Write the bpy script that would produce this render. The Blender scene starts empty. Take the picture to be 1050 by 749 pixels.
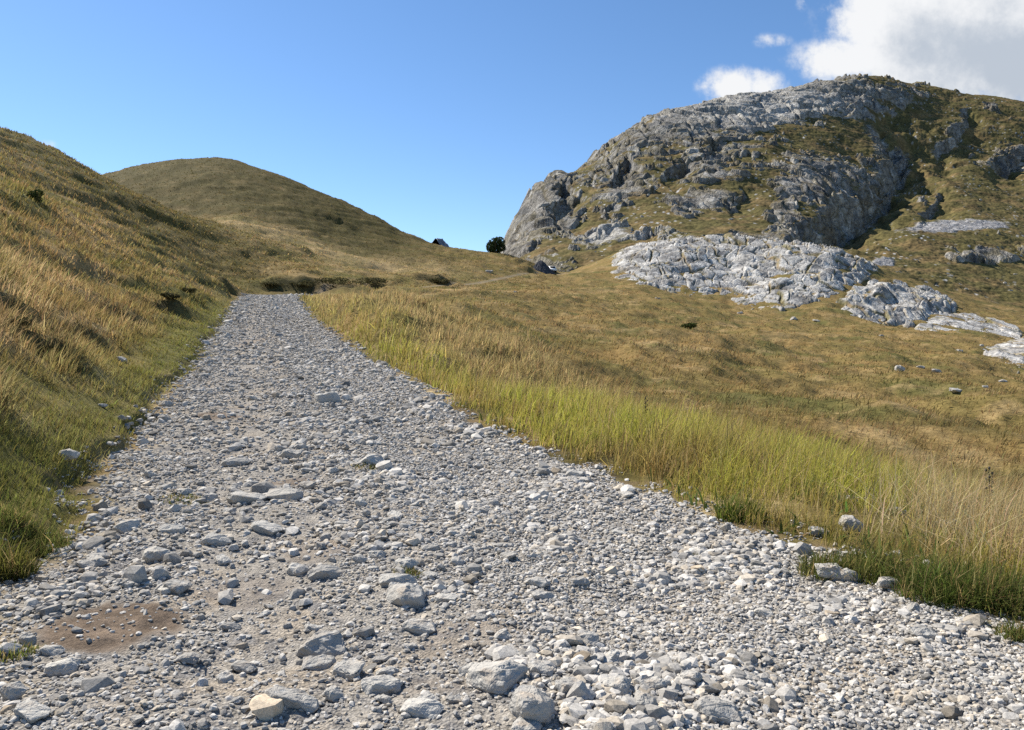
import bpy, bmesh, math, random
import numpy as np
from mathutils import Vector, Matrix

random.seed(7)
RNG = np.random.default_rng(7)
SC = bpy.context.scene
COL = SC.collection

# ------------------------------------------------------------------ camera constants (all lengths in metres)
F = 761.0          # focal length of the photo in its own pixels (photo is 1050 wide)
CX, HY = 525.0, 355.0
EYE = 1.6

# ------------------------------------------------------------------ numpy noise
def _hash(ix, iy, seed=0):
    h = (ix.astype(np.int64) * 374761393 + iy.astype(np.int64) * 668265263 + seed * 1274126177) & 0xFFFFFFFF
    h = ((h ^ (h >> 13)) * 1274126177) & 0xFFFFFFFF
    h = (h ^ (h >> 16)) & 0xFFFFFFFF
    h = (h * 2246822519) & 0xFFFFFFFF
    h = h ^ (h >> 15)
    return (h & 0xFFFFFF) / float(0x1000000)

def noise2(x, y, seed=0):
    ix = np.floor(x); iy = np.floor(y)
    fx = x - ix; fy = y - iy
    def g(dx, dy):
        a = _hash(ix + dx, iy + dy, seed) * 2 * math.pi
        return np.cos(a) * (fx - dx) + np.sin(a) * (fy - dy)
    u = fx * fx * fx * (fx * (fx * 6 - 15) + 10)
    v = fy * fy * fy * (fy * (fy * 6 - 15) + 10)
    a = g(0, 0) * (1 - u) + g(1, 0) * u
    b = g(0, 1) * (1 - u) + g(1, 1) * u
    return (a * (1 - v) + b * v) * 1.5

def fbm(x, y, oct=4, seed=0, gain=0.5, lac=2.03):
    s = 0; a = 1.0; t = 0
    for i in range(oct):
        s = s + a * noise2(x, y, seed + i * 17); t += a
        x = x * lac + 13.7; y = y * lac + 7.1; a *= gain
    return s / t * 1.3

def ridged(x, y, oct=4, seed=0):
    s = 0; a = 1.0; t = 0
    for i in range(oct):
        s = s + a * (1 - np.abs(noise2(x, y, seed + i * 17)) * 2); t += a
        x = x * 2.1 + 5.3; y = y * 2.1 + 9.1; a *= 0.5
    return s / t

def worley(x, y, seed=0):
    """F1, F2, random id of the nearest cell, offset to the cell's centre"""
    ix = np.floor(x); iy = np.floor(y)
    f1 = np.full(x.shape, 9.0); f2 = np.full(x.shape, 9.0); rid = np.zeros(x.shape)
    ox = np.zeros(x.shape); oy = np.zeros(x.shape)
    for dx in (-1, 0, 1):
        for dy in (-1, 0, 1):
            cx = ix + dx; cy = iy + dy
            px = cx + _hash(cx, cy, seed); py = cy + _hash(cx, cy, seed + 91)
            d = np.hypot(x - px, y - py)
            near = d < f1
            f2 = np.where(near, f1, np.minimum(f2, d))
            rid = np.where(near, _hash(cx, cy, seed + 7), rid)
            ox = np.where(near, x - px, ox); oy = np.where(near, y - py, oy)
            f1 = np.where(near, d, f1)
    return f1, f2, rid, ox, oy

def sstep(a, b, x):
    t = np.clip((x - a) / (b - a), 0, 1)
    return t * t * (3 - 2 * t)

def mix(a, b, t):
    return a + (b - a) * t

def mixc(c, d, t):
    return c * (1 - t[..., None]) + np.asarray(d) * t[..., None]

# ------------------------------------------------------------------ scattered data interpolation (thin plate)
class TPS:
    def __init__(self, P, v, lam=0.004):
        self.P = P; n = len(P)
        K = self.k(np.hypot(P[:, None, 0] - P[None, :, 0], P[:, None, 1] - P[None, :, 1])) + lam * np.eye(n)
        Q = np.hstack([np.ones((n, 1)), P])
        A = np.block([[K, Q], [Q.T, np.zeros((3, 3))]])
        self.w = np.linalg.solve(A, np.concatenate([v, np.zeros(3)]))
    @staticmethod
    def k(r):
        return r * r * np.log(r + 1e-9)
    def __call__(self, x, y):
        sh = x.shape; x = x.ravel(); y = y.ravel()
        out = np.empty(x.size); n = len(self.P)
        for s in range(0, x.size, 20000):
            e = min(x.size, s + 20000)
            r = np.hypot(x[s:e, None] - self.P[None, :, 0], y[s:e, None] - self.P[None, :, 1])
            out[s:e] = self.k(r) @ self.w[:n] + self.w[n] + self.w[n + 1] * x[s:e] + self.w[n + 2] * y[s:e]
        return out.reshape(sh)

def feat(px, Y):
    return np.asarray(px, float) / 150.0, np.log(np.asarray(Y, float)) * 2.5

# ------------------------------------------------------------------ the track
RZ_Y = [0, 5, 9.6, 15.5, 22, 28.9, 36, 43.6, 60, 72, 80, 95, 130, 200, 420, 1000]
RZ_Z = [0, 0.0, .12, .66, 1.2, 1.79, 2.5, 3.3, 5.25, 6.5, 7.05, 8.3, 11.5, 18, 37, 90]
def zroad(Y):
    # smoothed piecewise linear
    s = 0
    for k in (-.12, -.06, 0, .06, .12):
        s = s + np.interp(Y * (1 + k), RZ_Y, RZ_Z)
    return s / 5
def xleft(Y):
    return np.interp(Y, [0, 3, 3.6, 4.97, 7.4, 9.6, 15.5, 28.9, 43.6, 60, 72, 80, 90], [-2.2, -2.45, -2.6, -3.25, -4.2, -4.95, -7.0, -11.6, -16.7, -22.2, -26.2, -27.3, -26])
def xright(Y):
    return np.interp(Y, [0, 3, 4.12, 4.97, 7.16, 9.2, 9.9, 15.5, 21, 28.9, 43.6, 60, 72, 80, 90], [3.3, 3.0, 2.78, 2.6, 1.65, .8, .3, -1.83, -3.9, -6.65, -11.9, -17.3, -21.0, -21, -24])

FAR_PATH = np.array([(-23.8, 72), (-24, 80), (-21.5, 90), (-12.5, 110), (-8, 130), (-4.6, 150), (2, 180), (8, 200), (17, 215)], float)
def dist_poly(x, y, P):
    d = np.full(np.shape(x), 1e9)
    for (ax, ay), (bx, by) in zip(P[:-1], P[1:]):
        vx, vy = bx - ax, by - ay
        t = np.clip(((x - ax) * vx + (y - ay) * vy) / (vx * vx + vy * vy), 0, 1)
        d = np.minimum(d, np.hypot(x - ax - t * vx, y - ay - t * vy))
    return d

def road_dist(X, Y):
    """positive inside the track, negative outside, metres"""
    w = 0.34 * fbm(X * .9, Y * .55, 4, 5)
    ul = X - xleft(Y) + w * 1.2; ur = xright(Y) - X + w
    end = 80 - Y
    m = np.minimum(np.minimum(ul, ur), end)
    far = np.where(Y > 74, .55 - dist_poly(X, Y, FAR_PATH), -99)
    return np.maximum(m, far), ul, ur

def track_out(X, Y):
    return -np.minimum(np.minimum(X - xleft(Y), xright(Y) - X), 84 - Y)

CP = [
 # left bank and the spur above it
 (-20,5,560),(-100,5,505),(-350,5,340),
 (-150,3.6,600),(-350,3.6,490),
 (50,8,480),(0,8,445),(-150,8,330),(-400,8,170),
 (100,12,412),(50,12,380),(0,12,348),(-150,12,255),(-400,12,110),
 (150,20,358),(100,20,330),(50,20,302),(0,20,273),(-150,20,190),(-400,20,60),
 (190,35,324),(150,35,300),(100,35,270),(50,35,240),(0,35,210),(-150,35,125),(-400,35,10),
 (220,60,299),(200,60,287),(150,60,258),(100,60,228),(50,60,198),(0,60,167),(-150,60,88),(-400,60,-40),
 (240,85,293),(270,85,294),(300,85,295),(350,85,299),(200,85,268),(150,85,236),(100,85,204),(50,85,174),(0,85,145),(-150,85,66),(-400,85,-60),
 (0,110,133),(50,110,154),(97,110,177),(130,110,195),(160,110,211),(187,110,224),(233,110,240),(300,110,266),(350,105,283),(-150,110,55),(-400,110,-70),
 (0,140,142),(97,140,195),(160,140,228),(187,140,236),(233,140,226),(300,140,244),(350,140,262),(400,140,275),
 (97,180,205),(160,180,203),(205,180,198),(260,180,205),(300,180,215),(350,180,238),(400,180,254),
 (85,240,190),(105,240,180),(140,240,171),(170,240,165.5),(205,240,163),(235,240,165),(260,240,171),(300,240,186),(350,235,206),(400,225,232),(430,215,249),
 (0,240,185),(-150,240,120),(-400,240,0),
 (105,300,205),(205,300,192),(300,300,215),(400,300,252),(430,300,265),(500,300,282),(560,300,290),
 (105,420,240),(205,420,240),(300,420,260),(400,420,280),(500,420,300),(600,420,310),(0,420,220),(-300,420,60),
 (400,110,294),(430,110,294),(430,130,283),(430,165,264),(470,130,291),(470,165,272),(470,212,257),(470,260,263),
 (500,150,288),(500,180,272),(500,215,259),(500,260,270),(530,170,285),(530,192,274),(530,212,264),(530,245,276),
 (550,200,281),(560,205,282),(590,205,282),(590,235,279),(625,200,286),
 # meadow beyond the verge
 (350,42,324),(350,60,309),(350,75,304),
 (450,18,398),(450,23,373),(450,31,350),(450,45,328),(450,65,312),(450,85,302),
 (550,12,440),(550,16,414),(550,25,380),(550,40,350),(550,60,330),(550,90,312),(550,130,298),(550,165,290),
 (650,10,465),(650,14,433),(650,20,409),(650,30,387),(650,50,357),(650,80,333),(650,110,317),(650,150,302),(650,180,293),
 (800,7.5,515),(800,10,483),(800,13,461),(800,18,443),(800,25,427),(800,40,397),(800,60,370),(800,90,350),(800,120,337),(800,150,328),
 (950,6,565),(950,8,530),(950,11,505),(950,15,484),(950,20,466),(950,30,433),(950,50,398),(950,80,370),(950,110,352),(950,135,344),
 (1050,5,612),(1050,7,565),(1050,10,528),(1050,15,494),(1050,20,472),(1050,30,440),(1050,50,407),(1050,80,385),(1050,110,370),(1050,140,353),
 (1250,4,690),(1250,7,590),(1250,10,545),(1250,20,485),(1250,50,420),(1250,100,390),(1250,150,370),
 (1450,4,690),(1450,7,600),(1450,10,550),(1450,20,490),(1450,50,430),(1450,100,400),(1450,150,380),
 # below the limestone
 (650,215,272),(650,250,254),(750,180,308),(750,212,280),(750,250,245),(850,155,326),(850,190,292),(850,240,256),
 (900,155,333),(900,200,298),(900,240,274),(960,160,336),(960,200,310),(960,250,296),(1050,165,342),(1050,200,330),(1050,250,318),
 (1250,200,350),(1250,250,335),(1450,250,345),
 (650,330,275),(800,330,278),(950,330,305),(1050,330,318),(1250,330,335),(1450,330,340),
 (650,420,300),(800,420,300),(950,420,320),(1050,420,330),(1250,420,340),(1450,420,340),
]
_px, _Y, _d = [], [], []
def _base(Y): return HY - F * (zroad(np.asarray(Y, float)) - EYE) / Y
for px, Y, py in CP:
    _px.append(px); _Y.append(Y); _d.append(float(_base(Y)) - py)
for Y in (2.2, 3, 3.6, 4.97, 6.2, 7.4, 9.6, 12.5, 15.5, 21, 28.9, 36, 43.6, 52, 60, 66, 72, 77):
    for x in (float(xleft(Y)), float(xright(Y)), .5 * float(xleft(Y) + xright(Y))):
        _px.append(CX + F * x / Y); _Y.append(Y); _d.append(0.0)
_px = np.clip(_px, -600, 1600)
TD = TPS(np.stack(feat(_px, _Y), 1), np.array(_d), 0.003)

# the fit is tabulated once; it is smooth, so a fine table read bilinearly is enough
_LP = np.arange(-460, 1516, 6.0); _LY = np.linspace(math.log(2.1), math.log(1000), 330)
_TAB = TD(*feat(np.broadcast_to(_LP, (330, len(_LP))), np.exp(np.broadcast_to(_LY[:, None], (330, len(_LP))))))
def lookup(px, Y):
    a = (px - _LP[0]) / 6.0; b = (np.log(Y) - _LY[0]) / (_LY[1] - _LY[0])
    i = np.clip(a.astype(int), 0, len(_LP) - 2); j = np.clip(b.astype(int), 0, 328)
    a = a - i; b = b - j
    return (_TAB[j, i] * (1 - a) + _TAB[j, i + 1] * a) * (1 - b) + (_TAB[j + 1, i] * (1 - a) + _TAB[j + 1, i + 1] * a) * b

def base_height(X, Y):
    Yc = np.maximum(Y, 2.2)
    px = np.clip(CX + F * X / Yc, -450, 1500)
    d = lookup(px, Yc)
    rd, ul, ur = road_dist(X, Y)
    out = track_out(X, Y)
    k = sstep(0.0, 1.0 + np.maximum(Y - 60, 0) * .1, out)
    dz = d / F * Yc * k
    return zroad(Yc) + dz, rd, ul, ur

def terrain(X, Y, micro=True):
    z, rd, ul, ur = base_height(X, Y)
    off = sstep(0.3, 2.0, -rd)
    # little eroded step on the bank side
    z = z + 0.17 * sstep(0.15, 0.42, -ul) * sstep(60, 40, Y)
    # large tussocky undulation, terracettes along the contour
    L = np.clip((Y - 4) / 26, 0, 1)
    z = z + off * (0.10 + 1.0 * L) * fbm(X / 11, Y / 14, 4, 21) * np.where(Y > 200, .6, 1)
    w = fbm(X / 23, Y / 23, 2, 44) * 2.5
    z = z + off * (0.08 + .60 * L) * np.abs(noise2((z + w) * .50, (X * .35 + Y * .94) / 22.0, 31)) + off * .30 * L * np.minimum(fbm(X / 3.6, Y / 4.4, 3, 32), .15)
    z = z + off * (0.05 + .13 * L) * fbm(X / 1.3, Y / 1.6, 3, 55)
    # peat banks: local hollows with a steep face towards the track
    for bx, by, rx, ry, h in BANKS:
        q = ((X - bx) / rx) ** 2
        s = (Y - by) / ry
        z = z + h * np.exp(-q) * (sstep(-.5, .35, s) * np.exp(-np.maximum(s, 0) * .9) - .55 * np.exp(-(s + .7) ** 2 * 3))
    # track: wheel ruts, bumps
    inr = sstep(-.1, .4, rd)
    wdt = (ul + ur) + 1e-6; t = ul / wdt
    rut = -0.045 * (np.exp(-((t - .27) / .10) ** 2) + np.exp(-((t - .75) / .11) ** 2)) + .02 * np.exp(-((t - .5) / .12) ** 2)
    z = z + inr * np.where(Y < 78, rut, 0) + inr * (.05 * fbm(X / .9, Y / .9, 3, 61) + .018 * fbm(X / .16, Y / .16, 2, 62))
    return z, rd, ul, ur

def P(px, py, Y):
    return np.array([(px - CX) / F * Y, Y, EYE + (HY - py) / F * Y])

def _bank(px, Y, wpx, ry, h):
    return ((px - CX) / F * Y, Y, wpx / F * Y, ry, h)
BANKS = [_bank(330, 88, 34, 2.2, .6), _bank(385, 95, 22, 2.4, .8), _bank(282, 86, 22, 2.0, .45), _bank(448, 122, 22, 2.6, 1.4),
         _bank(172, 33, 16, 1.1, .7), _bank(140, 25, 16, .9, .55), _bank(232, 72, 16, 1.8, .9), _bank(60, 13, 34, .7, .35),
         _bank(545, 196, 12, 3, 1.4), _bank(15, 15, 20, .6, .3), _bank(90, 17, 22, .6, .3), _bank(345, 190, 22, 3, 1.2)]

# first visible depth along a pixel ray of the bare ground
_GY = np.exp(np.linspace(math.log(2.4), math.log(300), 900))
def ground_at(px, py):
    X = (px - CX) / F * _GY
    z = terrain(X, _GY)[0]
    pp = HY - F * (z - EYE) / _GY
    i = np.argmax(pp <= py)
    if not (pp <= py).any(): i = len(_GY) - 1
    i = max(i, 1)
    t = (pp[i - 1] - py) / max(pp[i - 1] - pp[i], 1e-6)
    Y = mix(_GY[i - 1], _GY[i], min(max(t, 0), 1))
    x = (px - CX) / F * Y
    return x, Y, float(terrain(np.array([x]), np.array([Y]))[0][0])

# ------------------------------------------------------------------ mesh helpers
def make_mesh(name, V, Fc, col=None, smooth=True, extra=None):
    me = bpy.data.meshes.new(name)
    V = np.ascontiguousarray(V, np.float32); Fc = np.ascontiguousarray(Fc, np.int32)
    nf, k = Fc.shape
    me.vertices.add(len(V)); me.vertices.foreach_set('co', V.ravel())
    me.loops.add(nf * k); me.loops.foreach_set('vertex_index', Fc.ravel())
    me.polygons.add(nf)
    me.polygons.foreach_set('loop_start', np.arange(0, nf * k, k, dtype=np.int32))
    try: me.polygons.foreach_set('loop_total', np.full(nf, k, np.int32))
    except Exception: pass
    me.polygons.foreach_set('use_smooth', np.full(nf, smooth, bool))
    if col is not None:
        a = me.attributes.new('Col', 'FLOAT_COLOR', 'POINT')
        c = np.ones((len(V), 4), np.float32); c[:, :3] = col
        a.data.foreach_set('color', c.ravel())
    for nm, arr in (extra or {}).items():
        a = me.attributes.new(nm, 'FLOAT', 'POINT'); a.data.foreach_set('value', np.ascontiguousarray(arr, np.float32).ravel())
    me.update(calc_edges=True)
    return me

def link(name, me, m=None, parent=None, **props):
    o = bpy.data.objects.new(name, me); COL.objects.link(o)
    if m is not None and me is not None and not me.materials: me.materials.append(m)
    if parent is not None: o.parent = parent
    for k, v in props.items():
        if v is not None: o[k] = v
    return o

def empty(name, loc, rz=0, **props):
    o = bpy.data.objects.new(name, None); COL.objects.link(o); o.location = loc; o.rotation_euler = (0, 0, rz)
    o.empty_display_size = .1
    for k, v in props.items():
        if v is not None: o[k] = v
    return o

def grid_faces(nr, nc):
    i = np.arange(nr * nc).reshape(nr, nc)
    return np.stack([i[:-1, :-1], i[:-1, 1:], i[1:, 1:], i[1:, :-1]], -1).reshape(-1, 4)

def bm_mesh(name, bm, m, parent=None, smooth=False, **props):
    me = bpy.data.meshes.new(name); bm.to_mesh(me); bm.free()
    for p in me.polygons: p.use_smooth = smooth
    return link(name, me, m, parent, **props)

# ------------------------------------------------------------------ materials
class NT:
    def __init__(self, mat):
        self.t = mat.node_tree; self.n = self.t.nodes; self.l = self.t.links
    def new(self, typ, **kw):
        nd = self.n.new(typ)
        for k, v in kw.items():
            if k in nd.bl_rna.properties: setattr(nd, k, v)
            else: nd.inputs[k].default_value = v
        return nd
    def link(self, a, b): self.l.new(a, b)
    def math(self, op, a, b=None, c=None, clamp=False):
        nd = self.n.new('ShaderNodeMath'); nd.operation = op; nd.use_clamp = clamp
        for i, v in enumerate((a, b, c)):
            if v is None: continue
            if isinstance(v, (int, float)): nd.inputs[i].default_value = v
            else: self.l.new(v, nd.inputs[i])
        return nd.outputs[0]
    def mixrgb(self, fac, a, b, blend='MIX'):
        nd = self.n.new('ShaderNodeMix'); nd.data_type = 'RGBA'; nd.blend_type = blend
        for i, v in ((0, fac), (6, a), (7, b)):
            if isinstance(v, (int, float)): nd.inputs[i].default_value = v
            elif isinstance(v, tuple): nd.inputs[i].default_value = v
            else: self.l.new(v, nd.inputs[i])
        return nd.outputs[2]
    def ramp(self, fac, lo, hi, a=0.0, b=1.0):
        nd = self.n.new('ShaderNodeMapRange'); nd.interpolation_type = 'SMOOTHSTEP'
        self.l.new(fac, nd.inputs[0])
        for i, v in ((1, lo), (2, hi), (3, a), (4, b)): nd.inputs[i].default_value = v
        return nd.outputs[0]

def new_mat(name):
    m = bpy.data.materials.new(name); m.use_nodes = True; m.node_tree.nodes.clear()
    t = NT(m); out = t.new('ShaderNodeOutputMaterial')
    b = t.new('ShaderNodeBsdfPrincipled'); b.inputs['Roughness'].default_value = .9; b.inputs['Specular IOR Level'].default_value = .03
    t.link(b.outputs[0], out.inputs[0])
    return m, t, b, out

def c4(r, g, b): return (r, g, b, 1.0)

def ground_mat():
    m, t, b, out = new_mat('ground_soil_and_turf')
    col = t.new('ShaderNodeAttribute', attribute_name='Col').outputs['Color']
    rd = t.new('ShaderNodeAttribute', attribute_name='road').outputs['Fac']
    co = t.new('ShaderNodeTexCoord').outputs['Object']
    n1 = t.new('ShaderNodeTexNoise', Scale=3.0, Detail=9.0, Roughness=.7); t.link(co, n1.inputs['Vector'])
    n2 = t.new('ShaderNodeTexNoise', Scale=38.0, Detail=6.0, Roughness=.75); t.link(co, n2.inputs['Vector'])
    v = t.new('ShaderNodeTexVoronoi', Scale=55.0); t.link(co, v.inputs['Vector'])
    f = t.math('MULTIPLY', t.ramp(n1.outputs['Fac'], .25, .75, .62, 1.38), t.ramp(n2.outputs['Fac'], .25, .75, .7, 1.3))
    g = t.math('ADD', .72, t.math('MULTIPLY', t.new('ShaderNodeSeparateColor').outputs[0], 0.0))
    sep = t.new('ShaderNodeSeparateColor'); t.link(v.outputs['Color'], sep.inputs[0])
    peb = t.math('ADD', .68, t.math('MULTIPLY', sep.outputs[0], .62))
    fac = t.mixrgb(rd, f, peb)
    c = t.mixrgb(1.0, col, fac, 'MULTIPLY')
    t.link(c, b.inputs['Base Color'])
    h = t.mixrgb(rd, n2.outputs['Fac'], v.outputs['Distance'])
    bu = t.new('ShaderNodeBump', Strength=.55, Distance=.03); t.link(h, bu.inputs['Height'])
    bu2 = t.new('ShaderNodeBump', Strength=.5, Distance=.25); t.link(n1.outputs['Fac'], bu2.inputs['Height']); t.link(bu.outputs[0], bu2.inputs['Normal'])
    t.link(bu2.outputs[0], b.inputs['Normal'])
    return m

def rock_face_mat(name, scale=1.0):
    """limestone with turf; colour and rock share come from attributes, fine grain from noise"""
    m, t, b, out = new_mat(name)
    col = t.new('ShaderNodeAttribute', attribute_name='Col').outputs['Color']
    rk = t.new('ShaderNodeAttribute', attribute_name='rock').outputs['Fac']
    co = t.new('ShaderNodeTexCoord').outputs['Object']
    n1 = t.new('ShaderNodeTexNoise', Scale=.9 * scale, Detail=4.5, Roughness=.66); t.link(co, n1.inputs['Vector'])
    n3 = t.new('ShaderNodeTexNoise', Scale=.16 * scale, Detail=8.0, Roughness=.65); t.link(co, n3.inputs['Vector'])
    f = t.math('MULTIPLY', t.ramp(n1.outputs['Fac'], .28, .72, .62, 1.35), t.ramp(n3.outputs['Fac'], .3, .7, .8, 1.2))
    t.link(t.mixrgb(1.0, col, f, 'MULTIPLY'), b.inputs['Base Color'])
    vc = t.new('ShaderNodeTexVoronoi', Scale=.42 * scale, feature='DISTANCE_TO_EDGE'); vw = t.new('ShaderNodeVectorMath', operation='MULTIPLY_ADD'); t.link(n1.outputs['Color'], vw.inputs[0]); vw.inputs[1].default_value = (1.6 / scale,) * 3; t.link(co, vw.inputs[2]); t.link(vw.outputs[0], vc.inputs['Vector'])
    crack = t.ramp(vc.outputs['Distance'], .0, .10)
    bu = t.new('ShaderNodeBump', Distance=.9 / scale); t.link(t.math('ADD', n1.outputs['Fac'], t.math('MULTIPLY', t.math('MULTIPLY', crack, rk), .7)), bu.inputs['Height'])
    t.link(t.math('ADD', .3, t.math('MULTIPLY', rk, .4 if scale < 1 else .15)), bu.inputs['Strength'])
    t.link(bu.outputs[0], b.inputs['Normal'])
    return m

def gravel_mat():
    m, t, b, out = new_mat('gravel_limestone')
    col = t.new('ShaderNodeAttribute', attribute_name='Col').outputs['Color']
    co = t.new('ShaderNodeTexCoord').outputs['Object']
    n = t.new('ShaderNodeTexNoise', Scale=60.0, Detail=5.0, Roughness=.7); t.link(co, n.inputs['Vector'])
    t.link(t.mixrgb(1.0, col, t.ramp(n.outputs['Fac'], .25, .75, .75, 1.22), 'MULTIPLY'), b.inputs['Base Color'])
    bu = t.new('ShaderNodeBump', Strength=.5, Distance=.008); t.link(n.outputs['Fac'], bu.inputs['Height']); t.link(bu.outputs[0], b.inputs['Normal'])
    return m

def stone_mat():
    m, t, b, out = new_mat('weathered_limestone')
    oi = t.new('ShaderNodeObjectInfo').outputs
    co = t.new('ShaderNodeTexCoord').outputs['Object']
    off = t.new('ShaderNodeVectorMath', operation='ADD'); t.link(co, off.inputs[0]); t.link(oi['Location'], off.inputs[1])
    n = t.new('ShaderNodeTexNoise', Scale=4.0, Detail=4.0, Roughness=.6); t.link(off.outputs[0], n.inputs['Vector'])
    n2 = t.new('ShaderNodeTexNoise', Scale=1.6, Detail=4.0, Roughness=.6); t.link(off.outputs[0], n2.inputs['Vector'])
    vo = t.new('ShaderNodeTexVoronoi', Scale=3.2, feature='DISTANCE_TO_EDGE'); t.link(off.outputs[0], vo.inputs['Vector'])
    base = t.mixrgb(oi['Random'], c4(.30, .285, .26), c4(.44, .42, .38))
    base = t.mixrgb(t.ramp(n2.outputs['Fac'], .5, .72, 0, .55), base, c4(.36, .29, .22))
    base = t.mixrgb(t.ramp(n.outputs['Fac'], .56, .74, 0, .45), base, c4(.15, .15, .15))
    base = t.mixrgb(t.ramp(n.outputs['Fac'], .30, .42, .55, 0), base, c4(.46, .455, .44))
    t.link(base, b.inputs['Base Color'])
    bu = t.new('ShaderNodeBump', Strength=.45, Distance=.06); t.link(n.outputs['Fac'], bu.inputs['Height'])
    bu2 = t.new('ShaderNodeBump', Strength=.25, Distance=.04); t.link(t.ramp(vo.outputs['Distance'], 0, .05), bu2.inputs['Height']); t.link(bu.outputs[0], bu2.inputs['Normal'])
    t.link(bu2.outputs[0], b.inputs['Normal'])
    return m

def blade_mat(name, transl=.4):
    m, t, b, out = new_mat(name)
    col = t.new('ShaderNodeAttribute', attribute_name='Col').outputs['Color']
    t.link(col, b.inputs['Base Color']); b.inputs['Roughness'].default_value = .75
    tr = t.new('ShaderNodeBsdfTranslucent'); t.link(col, tr.inputs[0])
    mx = t.new('ShaderNodeMixShader'); mx.inputs[0].default_value = transl
    t.link(b.outputs[0], mx.inputs[1]); t.link(tr.outputs[0], mx.inputs[2]); t.link(mx.outputs[0], out.inputs[0])
    return m

def plain_mat(name, col, rough=.6, metal=0.0, var=.15, scale=8.0):
    m, t, b, out = new_mat(name)
    co = t.new('ShaderNodeTexCoord').outputs['Object']
    n = t.new('ShaderNodeTexNoise', Scale=scale, Detail=6.0); t.link(co, n.inputs['Vector'])
    t.link(t.mixrgb(1.0, c4(*col), t.ramp(n.outputs['Fac'], .3, .7, 1 - var, 1 + var), 'MULTIPLY'), b.inputs['Base Color'])
    b.inputs['Roughness'].default_value = rough; b.inputs['Metallic'].default_value = metal
    return m

M_GROUND = ground_mat(); M_GRAVEL = gravel_mat(); M_STONE = stone_mat()
M_GRASS = blade_mat('grass_blades', .5); M_LEAF = blade_mat('shrub_leaves', .25)
M_MOUNT = rock_face_mat('mountain_rock_and_turf', .55); M_OUTC = rock_face_mat('bare_limestone', 1.3)
M_BARK = plain_mat('bark', (.09, .065, .045), .9)

# ------------------------------------------------------------------ palettes (linear base colours)
STRAW = np.array([.285, .210, .105]); OCHRE = np.array([.180, .123, .050]); OLIVE = np.array([.112, .097, .032])
GREEN = np.array([.085, .108, .022]); PALE = np.array([.36, .255, .125]); HEATH = np.array([.045, .040, .020]); SOIL = np.array([.15, .105, .07])

def px_of(X, Y): return CX + F * X / np.maximum(Y, 2.2)

def turf_colour(X, Y, Z, ul, ur):
    """base colour of the turf: dry straw, olive and green growing in bands along the slope"""
    px = px_of(X, Y)
    wob = fbm(X / 17, Y / 17, 3, 71)
    a = fbm((Z + 2 * wob) * .55, (X * .35 + Y * .94) / 17, 4, 72)          # bands along the contour
    bb = fbm(X / 7.0, Y / 9.0, 4, 73)
    c = fbm(X / 1.7, Y / 2.2, 3, 74)
    k = sstep(-.45, .45, a * .8 + bb * .55 + c * .28)
    col = mixc(np.broadcast_to(OLIVE, X.shape + (3,)), OCHRE, k)
    col = mixc(col, STRAW, sstep(.15, .75, bb * .7 + a * .5 + c * .3))
    col = mixc(col, PALE, .6 * sstep(.35, .8, fbm(X / 4.5, Y / 9, 3, 75) + .25 * c))
    col = mixc(col, HEATH, .75 * sstep(.30, .62, fbm(X / 5.5 + 40, (Y) / 8, 4, 76) * .8 + .25 * c - .1 * a))
    far = sstep(30, 75, Y)
    ds = fbm((X + .3 * Y) / 5.5, (Z + .6 * wob) / .75, 4, 77)
    col = mixc(col, HEATH * 1.3, .7 * far * sstep(.12, .55, ds))
    col = mixc(col, STRAW * .9, .40 * far * sstep(.15, .55, -ds))
    dr = fbm((X * .94 - Y * .35) / 1.5, (X * .35 + Y * .94) / 6.5, 4, 78) + .35 * c
    nr = sstep(34, 16, Y)
    col = mixc(col, np.array([.335, .255, .135]), .75 * nr * sstep(.02, .42, dr))
    col = mixc(col, np.array([.060, .052, .022]), .7 * nr * sstep(.08, .45, -dr))
    # pale straw swath at the foot of the dome
    swath = sstep(190, 250, px) * sstep(520, 430, px) * np.exp(-((Y - 128 - .10 * (px - 230)) / 16) ** 2)
    col = mixc(col, STRAW * 1.05, np.clip(.85 * swath * (.7 + .6 * bb), 0, .9))
    for bx, by, rx, ry, h in BANKS:
        q = np.exp(-((X - bx) / (rx * 1.15)) ** 2 - ((Y - by + .8 * ry) / (ry * 1.3)) ** 2)
        col = mixc(col, HEATH * 1.2, .7 * sstep(.25, .6, q + .45 * c + .3 * bb) * sstep(.06, .3, q))
    # dome: olive green, pale below it
    dome = sstep(135, 165, Y) * sstep(520, 380, px) * sstep(60, 110, px)
    col = mixc(col, np.array([.064, .054, .019]), .88 * dome * (1 - .35 * sstep(.1, .5, -ds)))
    # spur above the track: olive
    sp = sstep(55, 85, Y) * sstep(330, 240, px) * sstep(135, 115, Y)
    col = mixc(col, OLIVE * .70, .72 * sp * (1 - .5 * sstep(.1, .5, -ds)))
    # fresh short green next to the track on the bank side
    col = mixc(col, np.array([.125, .118, .034]), .7 * sstep(2.6, .4, -ul) * sstep(.05, .3, -ul) * sstep(70, 40, Y))
    # meadow
    col = col * (1.14 - .10 * (dome + sp))[..., None]
    md = sstep(420, 560, px) * sstep(12, 20, Y)
    col = mixc(col, np.array([.180, .128, .050]), .5 * md)
    m1 = fbm(X / 7 + 3, Y / 5, 4, 79); m2 = fbm(X / 4.2 + 9, Y / 2.6, 4, 80)
    col = mixc(col, np.array([.088, .090, .030]), .7 * md * sstep(.1, .5, m1))
    col = mixc(col, np.array([.22, .140, .055]), .5 * md * sstep(.12, .5, -m1))
    col = mixc(col, HEATH * 1.4, .45 * md * sstep(.22, .55, m2))
    col = mixc(col, PALE * .9, .55 * md * sstep(.25, .6, -m2))
    return col

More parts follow.
